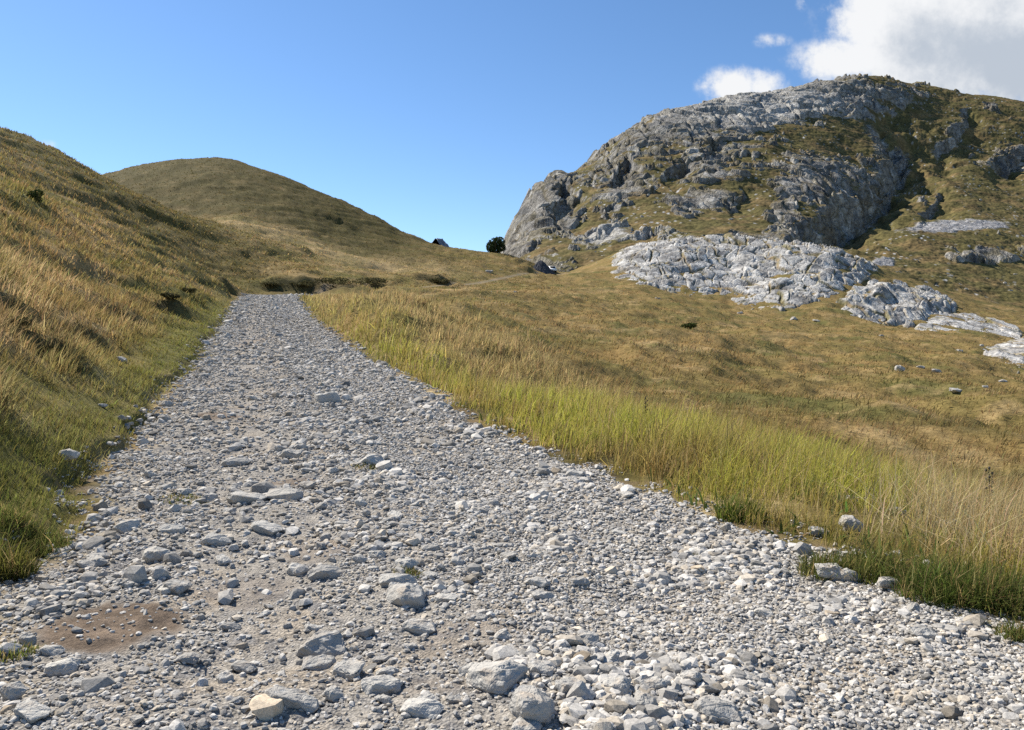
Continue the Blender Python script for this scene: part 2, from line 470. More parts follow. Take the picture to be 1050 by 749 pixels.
# ------------------------------------------------------------------ ground sheet
def road_soil(X, Y, ul, ur):
    n = fbm(X / .8, Y / .8, 4, 81); n2 = fbm(X / .25, Y / .25, 3, 82)
    col = np.broadcast_to(np.array([.30, .275, .24]), X.shape + (3,)).copy()
    col = mixc(col, np.array([.32, .275, .22]), sstep(.0, .5, n))
    col = mixc(col, np.array([.20, .19, .18]), sstep(.1, .5, n2))
    return col

PATCHES = []   # bare earth in the track: x, y, rx, ry, strength
def _patch(px, py, wpx, hm, s):
    Y = F * EYE / (py - HY) if py > 470 else None
    if Y is None:
        Y = ground_at(px, py)[1]
    PATCHES.append(((px - CX) / F * Y, Y, wpx / F * Y, hm, s))
_patch(112, 640, 72, .40, 1.0); _patch(222, 427, 22, .35, .9); _patch(298, 500, 26, .25, .75); _patch(262, 350, 18, 2.2, .35)
_patch(330, 566, 40, .3, .4); _patch(440, 702, 45, .12, .35); _patch(250, 600, 55, .35, .35); _patch(480, 655, 50, .25, .3)
def earth(X, Y):
    e = np.zeros(X.shape)
    w = .34 * fbm(X / .30, Y / .30, 4, 90)
    for x, y, rx, ry, s in PATCHES:
        q = np.hypot((X - x) / rx, (Y - y) / ry) + w
        e = np.maximum(e, s * sstep(1.15, .72, q))
    return e

def build_ground():
    rows = np.concatenate([np.linspace(-6, 2.4, 40, endpoint=False), np.exp(np.linspace(math.log(2.4), math.log(430), 760))])
    s = np.linspace(-1.15, 1.15, 980)
    R, S = np.meshgrid(rows, s, indexing='ij')
    X = S * (np.maximum(R, 0) + 3.5); Y = R + 0 * S
    Z, rd, ul, ur = terrain(X, Y)
    inr = sstep(-.12, .3, rd + .12 * fbm(X / .3, Y / .3, 2, 84))
    inr = np.where(Y > 82, inr * .25, inr)
    col = turf_colour(X, Y, Z, ul, ur)
    near = sstep(.9, .0, -rd)[...]          # bare soil along the edges
    col = mixc(col, SOIL * 1.15, .6 * near * sstep(-.2, .5, fbm(X / .5, Y / .5, 3, 85)))
    col = mixc(col, road_soil(X, Y, ul, ur), inr) if False else col * (1 - inr[..., None]) + road_soil(X, Y, ul, ur) * inr[..., None]
    e = earth(X, Y) * inr
    en = fbm(X / .12, Y / .10, 3, 91)[..., None]
    col = col * (1 - e[..., None]) + np.array([.165, .126, .094]) * (1 + .35 * en) * e[..., None]
    # steep peat faces are bare and dark
    gy, gx = np.gradient(Z, axis=0), np.gradient(Z, axis=1)
    V = np.stack([X, Y, Z], -1).reshape(-1, 3)
    me = make_mesh('hill_meadow_and_track_ground', V, grid_faces(*X.shape), col.reshape(-1, 3), True, {'road': (inr * (1 - e)).ravel()})
    link('terrain', me, M_GROUND, kind='structure')
build_ground()

# ------------------------------------------------------------------ mountain
def polyd(px, py, L):
    """distance to polyline in the plane and signed side (positive = left/up side of travel direction)"""
    best = np.full(px.shape, 1e9); sgn = np.zeros(px.shape); tt = np.zeros(px.shape)
    n = len(L) - 1
    for i in range(n):
        (ax, ay), (bx, by) = L[i], L[i + 1]
        vx, vy = bx - ax, by - ay; l2 = vx * vx + vy * vy
        t = np.clip(((px - ax) * vx + (py - ay) * vy) / l2, 0, 1)
        d = np.hypot(px - ax - t * vx, py - ay - t * vy)
        c = vx * (py - ay) - vy * (px - ax)
        nb = d < best
        sgn = np.where(nb, np.sign(c), sgn); tt = np.where(nb, (i + t) / n, tt); best = np.where(nb, d, best)
    return best, sgn, tt

MCP = [
 (440,260,330),(440,350,300),(440,480,300),(440,700,330),
 (490,260,325),(490,350,305),(490,420,300),(490,520,315),(490,700,330),
 (512,280,300),(512,380,276),(512,430,270),(512,520,300),
 (526,290,280),(526,380,248),(526,440,226),(526,540,262),
 (545,280,275),(545,350,245),(545,400,220),(545,450,195),(545,540,210),
 (560,460,184),(585,475,178),(585,560,190),(600,490,169),(615,500,158),(640,520,141),(665,540,123),(700,565,113),(720,575,108),(745,590,99),(775,600,95),(792,600,103),
 (815,620,95),(850,640,86),(880,660,80),(905,670,81.5),(940,690,85),(970,700,92),(1000,710,97),(1050,720,104),(1150,720,115),(1300,720,140),(1420,720,160),
 (600,270,268),(600,310,245),(600,370,215),(600,430,188),
 (650,270,262),(650,320,232),(650,370,203),(650,440,165),
 (700,270,256),(700,320,226),(700,380,192),(700,470,145),
 (750,270,250),(750,320,224),(750,380,192),(750,460,150),(750,530,118),
 (800,270,254),(800,320,228),(800,390,192),(800,470,152),(800,540,122),
 (850,270,264),(850,320,238),(850,400,200),(850,500,152),(850,570,118),
 (900,270,278),(900,330,248),(900,420,206),(900,520,158),(900,600,115),
 (950,260,296),(950,330,256),(950,430,212),(950,550,155),(950,630,115),
 (1000,250,312),(1000,320,270),(1000,440,216),(1000,570,158),
 (1050,240,322),(1050,320,277),(1050,440,222),(1050,570,168),
 (1150,240,330),(1150,320,285),(1150,440,235),(1150,570,180),(1300,240,350),(1300,320,300),(1300,440,255),(1300,570,200),(1420,240,355),(1420,440,270),
 (600,620,190),(665,680,160),(745,750,140),(815,780,140),(900,840,130),(1000,880,145),(1150,880,160),(1420,880,200),
]
def build_mountain():
    q = np.array(MCP, float)
    T = TPS(np.stack(feat(q[:, 0], q[:, 1]), 1), q[:, 2], .02)
    rows = np.concatenate([np.exp(np.linspace(math.log(235), math.log(740), 560)), np.exp(np.linspace(math.log(745), math.log(900), 24))])
    cols = np.linspace(440, 1400, 1300)
    Y, px = np.meshgrid(rows, cols, indexing='ij')
    ci = np.arange(0, 1300, 9); ci = np.append(ci, 1299); ri = np.arange(0, len(rows), 4); ri = np.append(ri, len(rows) - 1)
    co_ = T(*feat(px[np.ix_(ri, ci)], Y[np.ix_(ri, ci)]))
    half = np.array([np.interp(np.arange(1300), ci, r) for r in co_])
    py = np.array([np.interp(np.arange(len(rows)), ri, c) for c in half.T]).T
    X = (px - CX) / F * Y
    Z = EYE + (HY - py) / F * Y
    a, b = X, Z * .85 + Y * .45                      # coordinates lying in the slope
    wa = a + 9 * fbm(a / 40, b / 40, 3, 101); wb = b + 9 * fbm(a / 40, b / 40, 3, 102)
    # where rock shows
    p = np.interp(px, [520, 545, 600, 700, 790, 840, 900, 960, 1100], [.72, .64, .50, .47, .46, .38, .22, .18, .20])
    def blob(cx, cy, rx, ry, s): return s * np.exp(-((px - cx) / rx) ** 2 - ((py - cy) / ry) ** 2)
    for args in [(800,108,70,16,.5),(740,115,45,16,.5),(860,95,50,14,.55),(670,135,30,14,.35),(725,170,22,28,.35),(560,215,30,30,.35),
                 (735,200,18,8,.5),(845,190,40,25,.6),(800,225,16,18,.6),(640,195,22,14,.3),(705,213,12,12,.5),(620,240,40,8,.35),(975,130,12,16,.7),
                 (1030,160,28,12,.55),(945,200,16,8,.5),(920,150,18,12,.5),(915,175,20,10,.25),(1010,265,35,6,.8),(930,95,25,10,.35),(1015,110,10,5,.6),
                 (565,246,34,16,-.42),(600,225,14,10,-.3),(700,228,60,10,-.55),(730,190,30,5,-.5),(660,205,18,12,-.3),(775,205,18,22,-.5),(870,135,36,10,-.35),(840,150,26,8,-.3),(955,125,30,16,-.5),
                 (900,220,60,20,-.4),(690,190,12,6,-.3),(780,232,30,6,-.5),(600,205,14,8,-.25),(1000,200,60,25,-.25)]:
        p = p + blob(*args)
    nz = fbm(wa / 26, wb / 13, 5, 103) * .8 + .3 * fbm(wa / 6, wb / 4, 3, 104)
    rock = sstep(.46, .60, p + nz * .62)
    # big cliff steps
    CL = [([(866,112),(897,146),(905,165),(890,188),(850,208),(822,230),(800,243)], 20, 14, 30),
          ([(988,106),(984,124),(972,140),(948,150)], 9, 6, 16), ([(1056,146),(1036,160),(1008,166)], 8, 5, 18), ([(962,188),(958,204),(938,210)], 6, 4, 14),
          ([(640,160),(634,168),(626,196)], 9, 5, 14), ([(576,186),(570,198),(556,230)], 12, 6, 14), ([(728,138),(724,150),(720,166)], 8, 5, 12),
          ([(762,186),(758,202),(742,206)], 5, 4, 10), ([(700,158),(690,172),(676,180)], 7, 5, 12), ([(830,218),(826,232),(806,242)], 6, 4, 12), ([(925,142),(915,156),(905,164)], 7, 5, 14)]
    face = np.zeros(px.shape)
    wpx = px + 9 * fbm(a / 22, b / 22, 4, 110); wpy = py + 8 * fbm(a / 20, b / 20, 4, 111)
    hv = np.clip(.85 + .9 * fbm(a / 30, b / 30, 3, 112), .25, 1.4)
    for L, h, w, reach in CL:
        d, sg, t = polyd(wpx, wpy, L)
        ends = sstep(0, .2, t) * sstep(1, .8, t)
        s = -d * sg                                   # positive = right / below
        step = -sstep(0, w, s) * np.exp(-(np.maximum(s - w, 0) / (1.15 * reach)) ** 1.5)
        Z = Z + ends * h * step * hv
        face = np.maximum(face, ends * np.exp(-((s - w * .45) / (w * .7)) ** 2))
    # relief of the rock: buttresses, blocks, cracks
    lo = fbm(wa / 70, wb / 60, 3, 120) * 5.0
    f1, f2, rid, ox, oy = worley(wa / 24, wb / 20, 121)
    def facet(o1, o2, r, tilt, jump, gap, d, depth):
        return ((r * 57.31 % 1) - .5) * 2 * tilt * o1 + ((r * 131.7 % 1) - .35) * 2 * tilt * o2 + (r - .5) * jump - depth * sstep(gap, 0, d)
    bl = facet(ox, oy, rid, 3.6, 2.4, .06, f2 - f1, .8)
    g1, g2, r2, ox2, oy2 = worley(wa / 10 + 3, wb / 9, 122)
    bm_ = facet(ox2, oy2, r2, 1.9, 1.1, .08, g2 - g1, .6)
    h1, h2, r3, ox3, oy3 = worley(wa / 3.6 + 3, wb / 3.4, 123)
    bs = facet(ox3, oy3, r3, .6, .3, .10, h2 - h1, .22)
    fis = -2.6 * sstep(.80, .97, 1 - np.abs(noise2((wa + .3 * wb) / 15, wb / 46, 129)) * 2)
    rd = ridged((wa + .35 * wb) / 22, wb / 60, 4, 124) * 4.5 + 2.2 * fbm(wa / 11, wb / 9, 4, 125)
    st_ = (wb + 5 * fbm(wa / 30, wb / 30, 2, 128)) / 13.0
    rd = rd + 3.2 * (sstep(.0, .25, st_ - np.floor(st_)) - (st_ - np.floor(st_)))
    amp = sstep(.0, .9, rock) * sstep(235, 300, Y)
    grassrel = .8 * fbm(a / 9, b / 5, 4, 126) + .35 * fbm(a / 2.5, b / 2, 3, 127)
    disp = lo * .8 + amp * (.75 * bl + .42 * bm_ + .5 * bs + .5 * rd + .8 * fis - .4) + (1 - amp) * grassrel
    # push along the mean outward normal (up and towards the valley)
    gz = np.gradient(Z, axis=0) / np.maximum(np.gradient(Y, axis=0), 1e-3)
    nx, ny, nzv = -.12 * np.ones_like(X), -np.clip(gz, .2, 2.0), np.ones_like(X)
    ln = np.sqrt(nx ** 2 + ny ** 2 + nzv ** 2)
    back = sstep(760, 720, Y)
    X2 = X + disp * nx / ln * back; Y2 = Y + disp * ny / ln * back; Z2 = Z + disp * nzv / ln * back
    # joints and ledges on the cliff faces: push in and out sideways
    c1, c2, rc1, co1, co2 = worley((Y + .5 * X + 3 * fbm(X / 9, Z / 9, 2, 113)) / 9, Z / 6.5, 114)
    e1, e2, re1, eo1, eo2 = worley((Y + .5 * X) / 3.4, Z / 2.6, 115)
    fd = face * (2.6 * fbm((Y + .4 * X) / 16, Z / 9, 4, 116) + facet(co1, co2, rc1, 2.4, 3.0, .08, c2 - c1, 1.0) + facet(eo1, eo2, re1, .8, .9, .1, e2 - e1, .4))
    X2 = X2 + .75 * fd; Y2 = Y2 - .5 * fd; Z2 = Z2 + .25 * fd
    # turf holds on the ledges, rock shows on the steep faces
    tu_ = np.stack([np.gradient(X2, axis=1), np.gradient(Y2, axis=1), np.gradient(Z2, axis=1)], -1)
    tv_ = np.stack([np.gradient(X2, axis=0), np.gradient(Y2, axis=0), np.gradient(Z2, axis=0)], -1)
    nn_ = np.cross(tu_, tv_); nzg = np.abs(nn_[..., 2]) / (np.linalg.norm(nn_, axis=-1) + 1e-9)
    rock = sstep(.44, .62, p + nz * .45 + .75 * (.70 - nzg) * sstep(.2, .5, p + nz * .5))
    rock = np.maximum(rock, sstep(.25, .55, face + .45 * nz) * sstep(.86, .68, nzg))
    # colours
    lr = fbm(wa / 14, wb / 9, 4, 130)
    rc = np.broadcast_to(np.array([.195, .185, .168]), X.shape + (3,))
    rc = mixc(rc, np.array([.33, .318, .292]), sstep(-.1, .5, lr + .5 * (r2 - .5)))
    rc = mixc(rc, np.array([.14, .115, .075]), .6 * sstep(.0, .5, fbm(wa / 15 + 80, wb / 10, 4, 139)))
    rc = mixc(rc, np.array([.10, .10, .10]), .8 * sstep(.05, .5, fbm(wa / 9 + 30, wb / 14, 4, 131)))
    rc = mixc(rc, np.array([.12, .10, .05]), .55 * sstep(.35, .1, g2 - g1) * sstep(.3, .6, r2))
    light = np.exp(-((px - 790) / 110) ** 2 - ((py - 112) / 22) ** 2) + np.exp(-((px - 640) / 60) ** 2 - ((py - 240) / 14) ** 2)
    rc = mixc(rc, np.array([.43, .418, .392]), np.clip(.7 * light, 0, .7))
    tk = fbm(a / 22, b / 10, 4, 132); t2 = fbm(a / 4, b / 3, 3, 133)
    gc = np.broadcast_to(np.array([.098, .084, .034]), X.shape + (3,))
    gc = mixc(gc, np.array([.150, .108, .050]), sstep(-.2, .5, tk + .3 * t2))
    gc = mixc(gc, np.array([.055, .050, .022]), .7 * sstep(.15, .55, fbm(a / 9, b / 7, 4, 134) + .2 * t2))
    # small stones lying in the turf
    s1, s2, sr, _, _ = worley(a / 2.6, b / 2.2, 135)
    st = (sr > .80) * sstep(.30, .2, s1) * sstep(-.1, .4, fbm(a / 30, b / 20, 3, 136) + .25 * (px < 700))
    gc = mixc(gc, np.array([.40, .39, .375]), st)
    # scree fans, grey small stones
    sc = np.zeros(px.shape)
    wn = .25 * fbm(a / 5, b / 5, 3, 137)
    for cx, cy, rx, ry in ((965, 232, 42, 9), (1005, 234, 30, 7), (905, 266, 14, 6)):
        sc = np.maximum(sc, sstep(1.1, .8, np.hypot((px - cx) / rx, (py - cy) / ry) + wn))
    gc = mixc(gc, np.array([.27, .265, .265]), sc)
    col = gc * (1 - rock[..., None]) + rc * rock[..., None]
    V = np.stack([X2, Y2, Z2], -1).reshape(-1, 3)
    me = make_mesh('mountain', V, grid_faces(*X.shape), col.reshape(-1, 3), True, {'rock': np.maximum(rock, sc).ravel()})
    link('rocky_mountain', me, M_MOUNT, kind='structure')
    return np.stack([px, py], -1), V.reshape(X.shape + (3,))
MT_PIX, MT_V = build_mountain()

# ------------------------------------------------------------------ limestone outcrops (each its own thing)
def inside_poly(x, y, poly):
    r = np.zeros(x.shape, bool); n = len(poly)
    for i in range(n):
        (x1, y1), (x2, y2) = poly[i], poly[(i + 1) % n]
        c = ((y1 > y) != (y2 > y)) & (x < (x2 - x1) * (y - y1) / (y2 - y1 + 1e-9) + x1)
        r ^= c
    return r

def ground_many(PX, PY):
    """depth where each pixel ray meets the bare ground, per column"""
    cols = PX[0]; out = np.empty(PX.shape)
    gy = np.exp(np.linspace(math.log(60), math.log(300), 420))
    XX = (cols[None, :] - CX) / F * gy[:, None]; YY = gy[:, None] + 0 * XX
    z, *_ = base_height(XX, YY)
    pp = HY - F * (z - EYE) / YY
    pp = np.minimum.accumulate(pp, axis=0) - np.arange(len(gy))[:, None] * 1e-4
    for j in range(len(cols)):
        out[:, j] = np.exp(np.interp(-PY[:, j], -pp[:, j], np.log(gy)))
    return out

def outcrop(poly, lift, label, seed, step=.62, stepy=.62, block=3.4, depth=.5, amp=.72):
    xs = [p[0] for p in poly]; ys = [p[1] for p in poly]
    gx = np.arange(min(xs) - 6, max(xs) + 6, step); gy = np.arange(max(ys) + 5, min(ys) - 6, -stepy)
    PY, PX = np.meshgrid(gy, gx, indexing='ij')
    PX = PX + 0.0
    Y = ground_many(PX, PY)
    d = np.full(PX.shape, 1e9)
    n = len(poly)
    wx = PX + 4.5 * fbm(PX / 16, PY / 12, 3, seed + 50); wy = PY + 3.0 * fbm(PX / 16, PY / 12, 3, seed + 51)
    for i in range(n):
        dd, _, _ = polyd(wx, wy, [poly[i], poly[(i + 1) % n]]); d = np.minimum(d, dd)
    sd = np.where(inside_poly(wx, wy, poly), d, -d)
    X = (PX - CX) / F * Y
    Z, *_ = base_height(X, Y)
    m = sstep(-1.5, 4.0, sd); dome = sstep(0, 26, sd)
    a = X * .94 + Y * .20; b = Z * .9 + Y * depth - X * .30      # beds dip gently towards the right
    wa = a + 1.8 * fbm(a / 8, b / 8, 3, seed); wb = b + 1.8 * fbm(a / 8, b / 8, 3, seed + 1)
    f1, f2, r1, ox, oy = worley(wa / (block * 2.2), wb / (block * 2.4), seed + 2)
    g1, g2, r2, ox2, oy2 = worley(wa / (block * 1.05), wb / (block * 1.25), seed + 3)
    h1, h2, r3, _, _ = worley(wa / (block * .42), wb / (block * .55), seed + 4)
    hole = sstep(.25, .62, fbm(a / 9, b / 6, 3, seed + 5))       # turf hollows between the ribs
    disp = lift * dome * (.75 + .9 * fbm(a / 14, b / 10, 2, seed + 6)) \
        + amp * m * ((r1 - .4) * 1.3 + (ox * ((r1 * 57.3 % 1) - .3) + oy * .9) * 1.5 - .9 * sstep(.07, 0, f2 - f1) + (r2 - .5) * .55 + (ox2 * ((r2 * 57.3 % 1) - .4) + oy2 * .7) * .7 - .45 * sstep(.10, 0, g2 - g1) + (r3 - .5) * .10 - .10 * sstep(.14, 0, h2 - h1)) \
        - 1.0 * amp * m * hole - 1.2 * (1 - m)
    nx, ny, nz = .05, -.42, .9
    X2 = X + nx * disp; Y2 = Y + ny * disp; Z2 = Z + nz * disp + .25
    rc = np.broadcast_to(np.array([.31, .298, .278]), X.shape + (3,))
    rc = mixc(rc, np.array([.43, .418, .392]), sstep(.25, .8, r2 * .6 + .4 * r3 + .3 * fbm(a / 5, b / 4, 3, seed + 7)))
    rc = mixc(rc, np.array([.14, .135, .13]), .8 * sstep(.02, .42, fbm(a / 4 + 9, b / 3, 4, seed + 8)))
    gc = mixc(np.broadcast_to(OLIVE, X.shape + (3,)), OCHRE, sstep(-.3, .4, fbm(a / 3, b / 3, 3, seed + 9)))
    gr = np.clip(hole * 1.1 * sstep(.3, .7, fbm(a / 3, b / 2, 3, seed + 10) + .55) + (1 - m), 0, 1)
    gr = np.maximum(gr, .85 * sstep(.14, .03, f2 - f1) * (r1 > .4))
    gr = np.maximum(gr, .7 * sstep(.12, .03, g2 - g1) * (r2 > .62) * m)
    col = rc * (1 - gr[..., None]) + gc * gr[..., None]
    # drop what lies well outside the outline
    V = np.stack([X2, Y2, Z2], -1).reshape(-1, 3)
    Fc = grid_faces(*X.shape); keep = (sd.ravel()[Fc] > -3.5).any(1); Fc = Fc[keep]
    used = np.unique(Fc); re = np.full(len(V), -1); re[used] = np.arange(len(used))
    me = make_mesh('limestone_outcrop', V[used], re[Fc][:, ::-1][:, ::-1], col.reshape(-1, 3)[used], True, {'rock': (1 - gr).ravel()[used]})
    c = V[used].mean(0); c[2] = V[used][:, 2].min()
    me.transform(Matrix.Translation(-Vector(c)))
    link('limestone_outcrop', me, M_OUTC, label=label, category='rock outcrop', group='limestone outcrops at the foot of the mountain').location = c

outcrop([(622,268),(640,250),(690,237),(740,234),(800,238),(850,246),(885,256),(905,274),(893,288),(872,300),(845,312),(805,321),(770,318),(742,308),(700,303),(655,296),(630,288)], 1.7,
        'broad pale limestone hump split by dark cracks, longest outcrop below the mountain', 301, stepy=.5)
outcrop([(852,312),(872,298),(893,286),(912,284),(930,292),(952,294),(980,306),(982,320),(945,334),(915,336),(880,332),(860,322)], 3.0,
        'craggy pale outcrop with a tall dark face and turf hollows, beside the long hump', 341, stepy=.3, block=3.0, depth=.4, amp=.65)
outcrop([(930,338),(965,320),(1000,320),(1030,328),(1052,340),(1048,348),(1000,346),(960,345)], 1.2,
        'low flat strip of bare white limestone at the meadow edge below the craggy outcrop', 381, stepy=.16, block=3.4, depth=.3, amp=.42)
outcrop([(1000,360),(1020,352),(1050,346),(1100,350),(1130,370),(1090,386),(1045,384),(1015,374)], 2.4,
        'white slabby limestone knoll in the meadow cut by the picture edge', 421, stepy=.16, block=3.6, depth=.3, amp=.5)
outcrop([(573,268),(600,258),(640,246),(660,240),(655,252),(632,262),(610,274),(588,276)], 1.6,
        'broken grey rock band above the parked van, under the mountain cliff', 461, block=2.4)

# ------------------------------------------------------------------ rocks: prototypes
def hull_rock(seed, n=16, flat=.6, sub=0, rough=0.0, elong=1.35, sq=.78):
    r = random.Random(seed); bm = bmesh.new()
    for i in range(n):
        v = Vector((r.gauss(0, 1), r.gauss(0, 1), r.gauss(0, 1))).normalized() * (.85 + .15 * r.random())
        # square it off a little so the stone gets broad faces
        v = Vector([math.copysign(abs(c) ** sq, c) for c in v])
        bm.verts.new((v.x * elong, v.y, v.z * flat))
    res = bmesh.ops.convex_hull(bm, input=bm.verts)
    bmesh.ops.delete(bm, geom=list({g for g in res['geom_interior'] + res['geom_unused'] if isinstance(g, bmesh.types.BMVert)}), context='VERTS')
    if sub:
        bmesh.ops.bevel(bm, geom=list(bm.edges), offset=.07, segments=2, affect='EDGES', profile=.6)
        bmesh.ops.triangulate(bm, faces=bm.faces)
        for _ in range(sub):
            bmesh.ops.subdivide_edges(bm, edges=[e for e in bm.edges if e.calc_length() > .16], cuts=1, use_grid_fill=True)
            bmesh.ops.triangulate(bm, faces=bm.faces)
        bm.normal_update()
        from mathutils import noise as mn
        for v in bm.verts:
            q = v.co * 1.7 + Vector((seed * 3.1, 0, 0))
            d = mn.fractal(q, .8, 2.1, 4) * rough + (abs(mn.noise(q * 2.6)) - .2) * rough * .5
            v.co += v.normal * d
    bmesh.ops.triangulate(bm, faces=bm.faces)
    s = max(v.co.x for v in bm.verts) - min(v.co.x for v in bm.verts)
    for v in bm.verts: v.co /= s
    return bm

PROT = []
for k in range(16):
    bm = hull_rock(100 + k, 17 + k % 6, .55 + .3 * random.random(), elong=1.05 + .45 * random.random(), sq=.88)
    bm.verts.index_update()
    PROT.append((np.array([v.co[:] for v in bm.verts]), np.array([[v.index for v in f.verts] for f in bm.faces])))
    bm.free()

def stone_colours(n):
    t = RNG.random(n); c = np.empty((n, 3))
    g = RNG.uniform(.25, .53, n)
    c[:] = g[:, None] * np.array([1, .945, .86])
    w = RNG.random(n) < .18
    c[w] *= np.array([1.02, .95, .85])
    p = RNG.random(n) < .03
    c[p] = c[p] * np.array([.98, .92, .84])
    b = RNG.random(n) < .10
    c[b] *= .62
    return c

def scatter_rocks(X, Y, Z, S, sink=.3, flat=None):
    """one mesh of many loose stones: X,Y,Z centres on the ground, S lengths"""
    n = len(X); which = RNG.integers(0, len(PROT), n)
    az = RNG.uniform(0, 2 * math.pi, n); tx = RNG.normal(0, .22, n); ty = RNG.normal(0, .22, n)
    col = stone_colours(n)
    Vs, Fs, Cs, off = [], [], [], 0
    for k, (pv, pf) in enumerate(PROT):
        i = np.nonzero(which == k)[0]
        if not len(i): continue
        v = pv[None] * S[i, None, None] * np.stack([np.ones(len(i)), RNG.uniform(.75, 1.1, len(i)), RNG.uniform(.7, 1.15, len(i))], -1)[:, None]
        cx, sx = np.cos(tx[i])[:, None], np.sin(tx[i])[:, None]
        y = v[..., 1] * cx - v[..., 2] * sx; z = v[..., 1] * sx + v[..., 2] * cx
        cy, sy = np.cos(ty[i])[:, None], np.sin(ty[i])[:, None]
        x = v[..., 0] * cy + z * sy; z = -v[..., 0] * sy + z * cy
        ca, sa = np.cos(az[i])[:, None], np.sin(az[i])[:, None]
        xx = x * ca - y * sa + X[i, None]; yy = x * sa + y * ca + Y[i, None]
        zz = z + (Z[i] + S[i] * (.5 - sink) * .55)[:, None]
        Vs.append(np.stack([xx, yy, zz], -1).reshape(-1, 3))
        Fs.append((pf[None] + (np.arange(len(i)) * len(pv))[:, None, None] + off).reshape(-1, 3)); off += len(i) * len(pv)
        Cs.append(np.repeat(col[i], len(pv), 0))
    return np.concatenate(Vs), np.concatenate(Fs), np.concatenate(Cs)

def build_gravel():
    XS, YS, SS = [], [], []
    for y0, y1, dens, smin, mu, sg in ((2.3, 5.5, 2700, .010, .021, .40), (5.5, 10, 1350, .015, .029, .40), (10, 20, 620, .022, .038, .42), (20, 40, 215, .035, .058, .4), (40, 79, 85, .055, .086, .4)):
        n = int(dens * (y1 - y0) * 7.5)
        Y = RNG.uniform(y0, y1, n); X = RNG.uniform(xleft(Y) - .9, xright(Y) + .9)
        S = np.maximum(np.exp(RNG.normal(math.log(mu), sg, n)), smin)
        rd, ul, ur = road_dist(X, Y)
        t = ul / (ul + ur + 1e-6)
        e = earth(X, Y)
        # cover: dense pebbles on the right-hand wheel lane, sparser over fines on the left
        cov = .50 + .5 * sstep(.42, .62, t) + .35 * fbm(X / .7, Y / .7, 3, 140)
        cov = cov - .34 * np.exp(-((t - .27) / .09) ** 2) - .2 * np.exp(-((t - .74) / .07) ** 2) * (Y > 9)
        cov = np.clip(cov, .16, 1) * (1 - .82 * np.clip(e * 1.15, 0, 1) ** .7)
        cov = np.where(rd < 0, np.clip(.6 + rd * 1.0, 0, 1) * np.where(ul < -.38, .06, .8) * sstep(-.2, .4, fbm(X / .4, Y / .4, 2, 141) + .1), cov)
        k = RNG.random(n) < cov
        # ribs of coarser stone
        S = S * (1 + .9 * sstep(.12, .5, fbm(X / 1.1, Y / .8, 2, 142)))
        XS.append(X[k]); YS.append(Y[k]); SS.append(S[k])
    # middling stones 6-14 cm
    for y0, y1, dens in ((2.3, 8, 20), (8, 20, 13), (20, 78, 5)):
        n = int(dens * (y1 - y0) * 6.4); Y = RNG.uniform(y0, y1, n); X = RNG.uniform(xleft(Y) - .4, xright(Y) + .3)
        S = np.exp(RNG.normal(math.log(.085 if y1 < 30 else .115), .3, n)) * np.where(Y < 5, .9, 1)
        rd, ul, ur = road_dist(X, Y); t = ul / (ul + ur + 1e-6)
        k = RNG.random(n) < np.where(t < .62, 1, .22) * np.clip(.35 + 1.6 * sstep(-.1, .5, fbm(X / 1.1, Y / .8, 2, 142)), 0, 1) * (1 - np.clip(earth(X, Y), 0, 1)) * np.clip(1 + rd, 0, 1)
        XS.append(X[k]); YS.append(Y[k]); SS.append(S[k])
    X, Y, S = map(np.concatenate, (XS, YS, SS))
    Z = terrain(X, Y)[0]
    V, Fc, C = scatter_rocks(X, Y, Z, S, .30)
    me = make_mesh('gravel', V, Fc, C, False)
    link('loose_gravel', me, M_GRAVEL, kind='stuff')
    print('gravel stones', len(X), 'tris', len(Fc))
build_gravel()

# ------------------------------------------------------------------ countable stones
BIG = []
for k in range(12):
    bm = hull_rock(500 + k, 14 + k % 6, .52 + .22 * random.random(), sub=2, rough=.10, elong=1.15 + .45 * random.random())
    me = bpy.data.meshes.new('stone'); bm.to_mesh(me); bm.free()
    for p in me.polygons: p.use_smooth = False
    me.materials.append(M_STONE); BIG.append(me)
ZMIN = [min(v.co.z for v in m.vertices) for m in BIG]
ZMAX = [max(v.co.z for v in m.vertices) for m in BIG]

def put_stone(px, py, wpx, k, label, group, sink=.3, rz=None, squash=1.0, name='stone', at=None):
    x, y, z = ground_at(px, py) if at is None else at
    s = wpx / F * y if at is None else wpx
    o = bpy.data.objects.new(name, BIG[k % len(BIG)]); COL.objects.link(o)
    o.scale = (s, s * random.uniform(.8, 1.0), s * squash * random.uniform(.9, 1.1))
    o.rotation_euler = (random.uniform(-.15, .15), random.uniform(-.12, .18), random.uniform(-.5, .5) if rz is None else rz)
    h = (ZMAX[k % 12] - ZMIN[k % 12]) * s * squash
    o.location = (x, y + s * .3, z - ZMIN[k % 12] * s * squash - sink * h)
    o['label'] = label; o['category'] = 'stone'
    if group: o['group'] = group
    return o

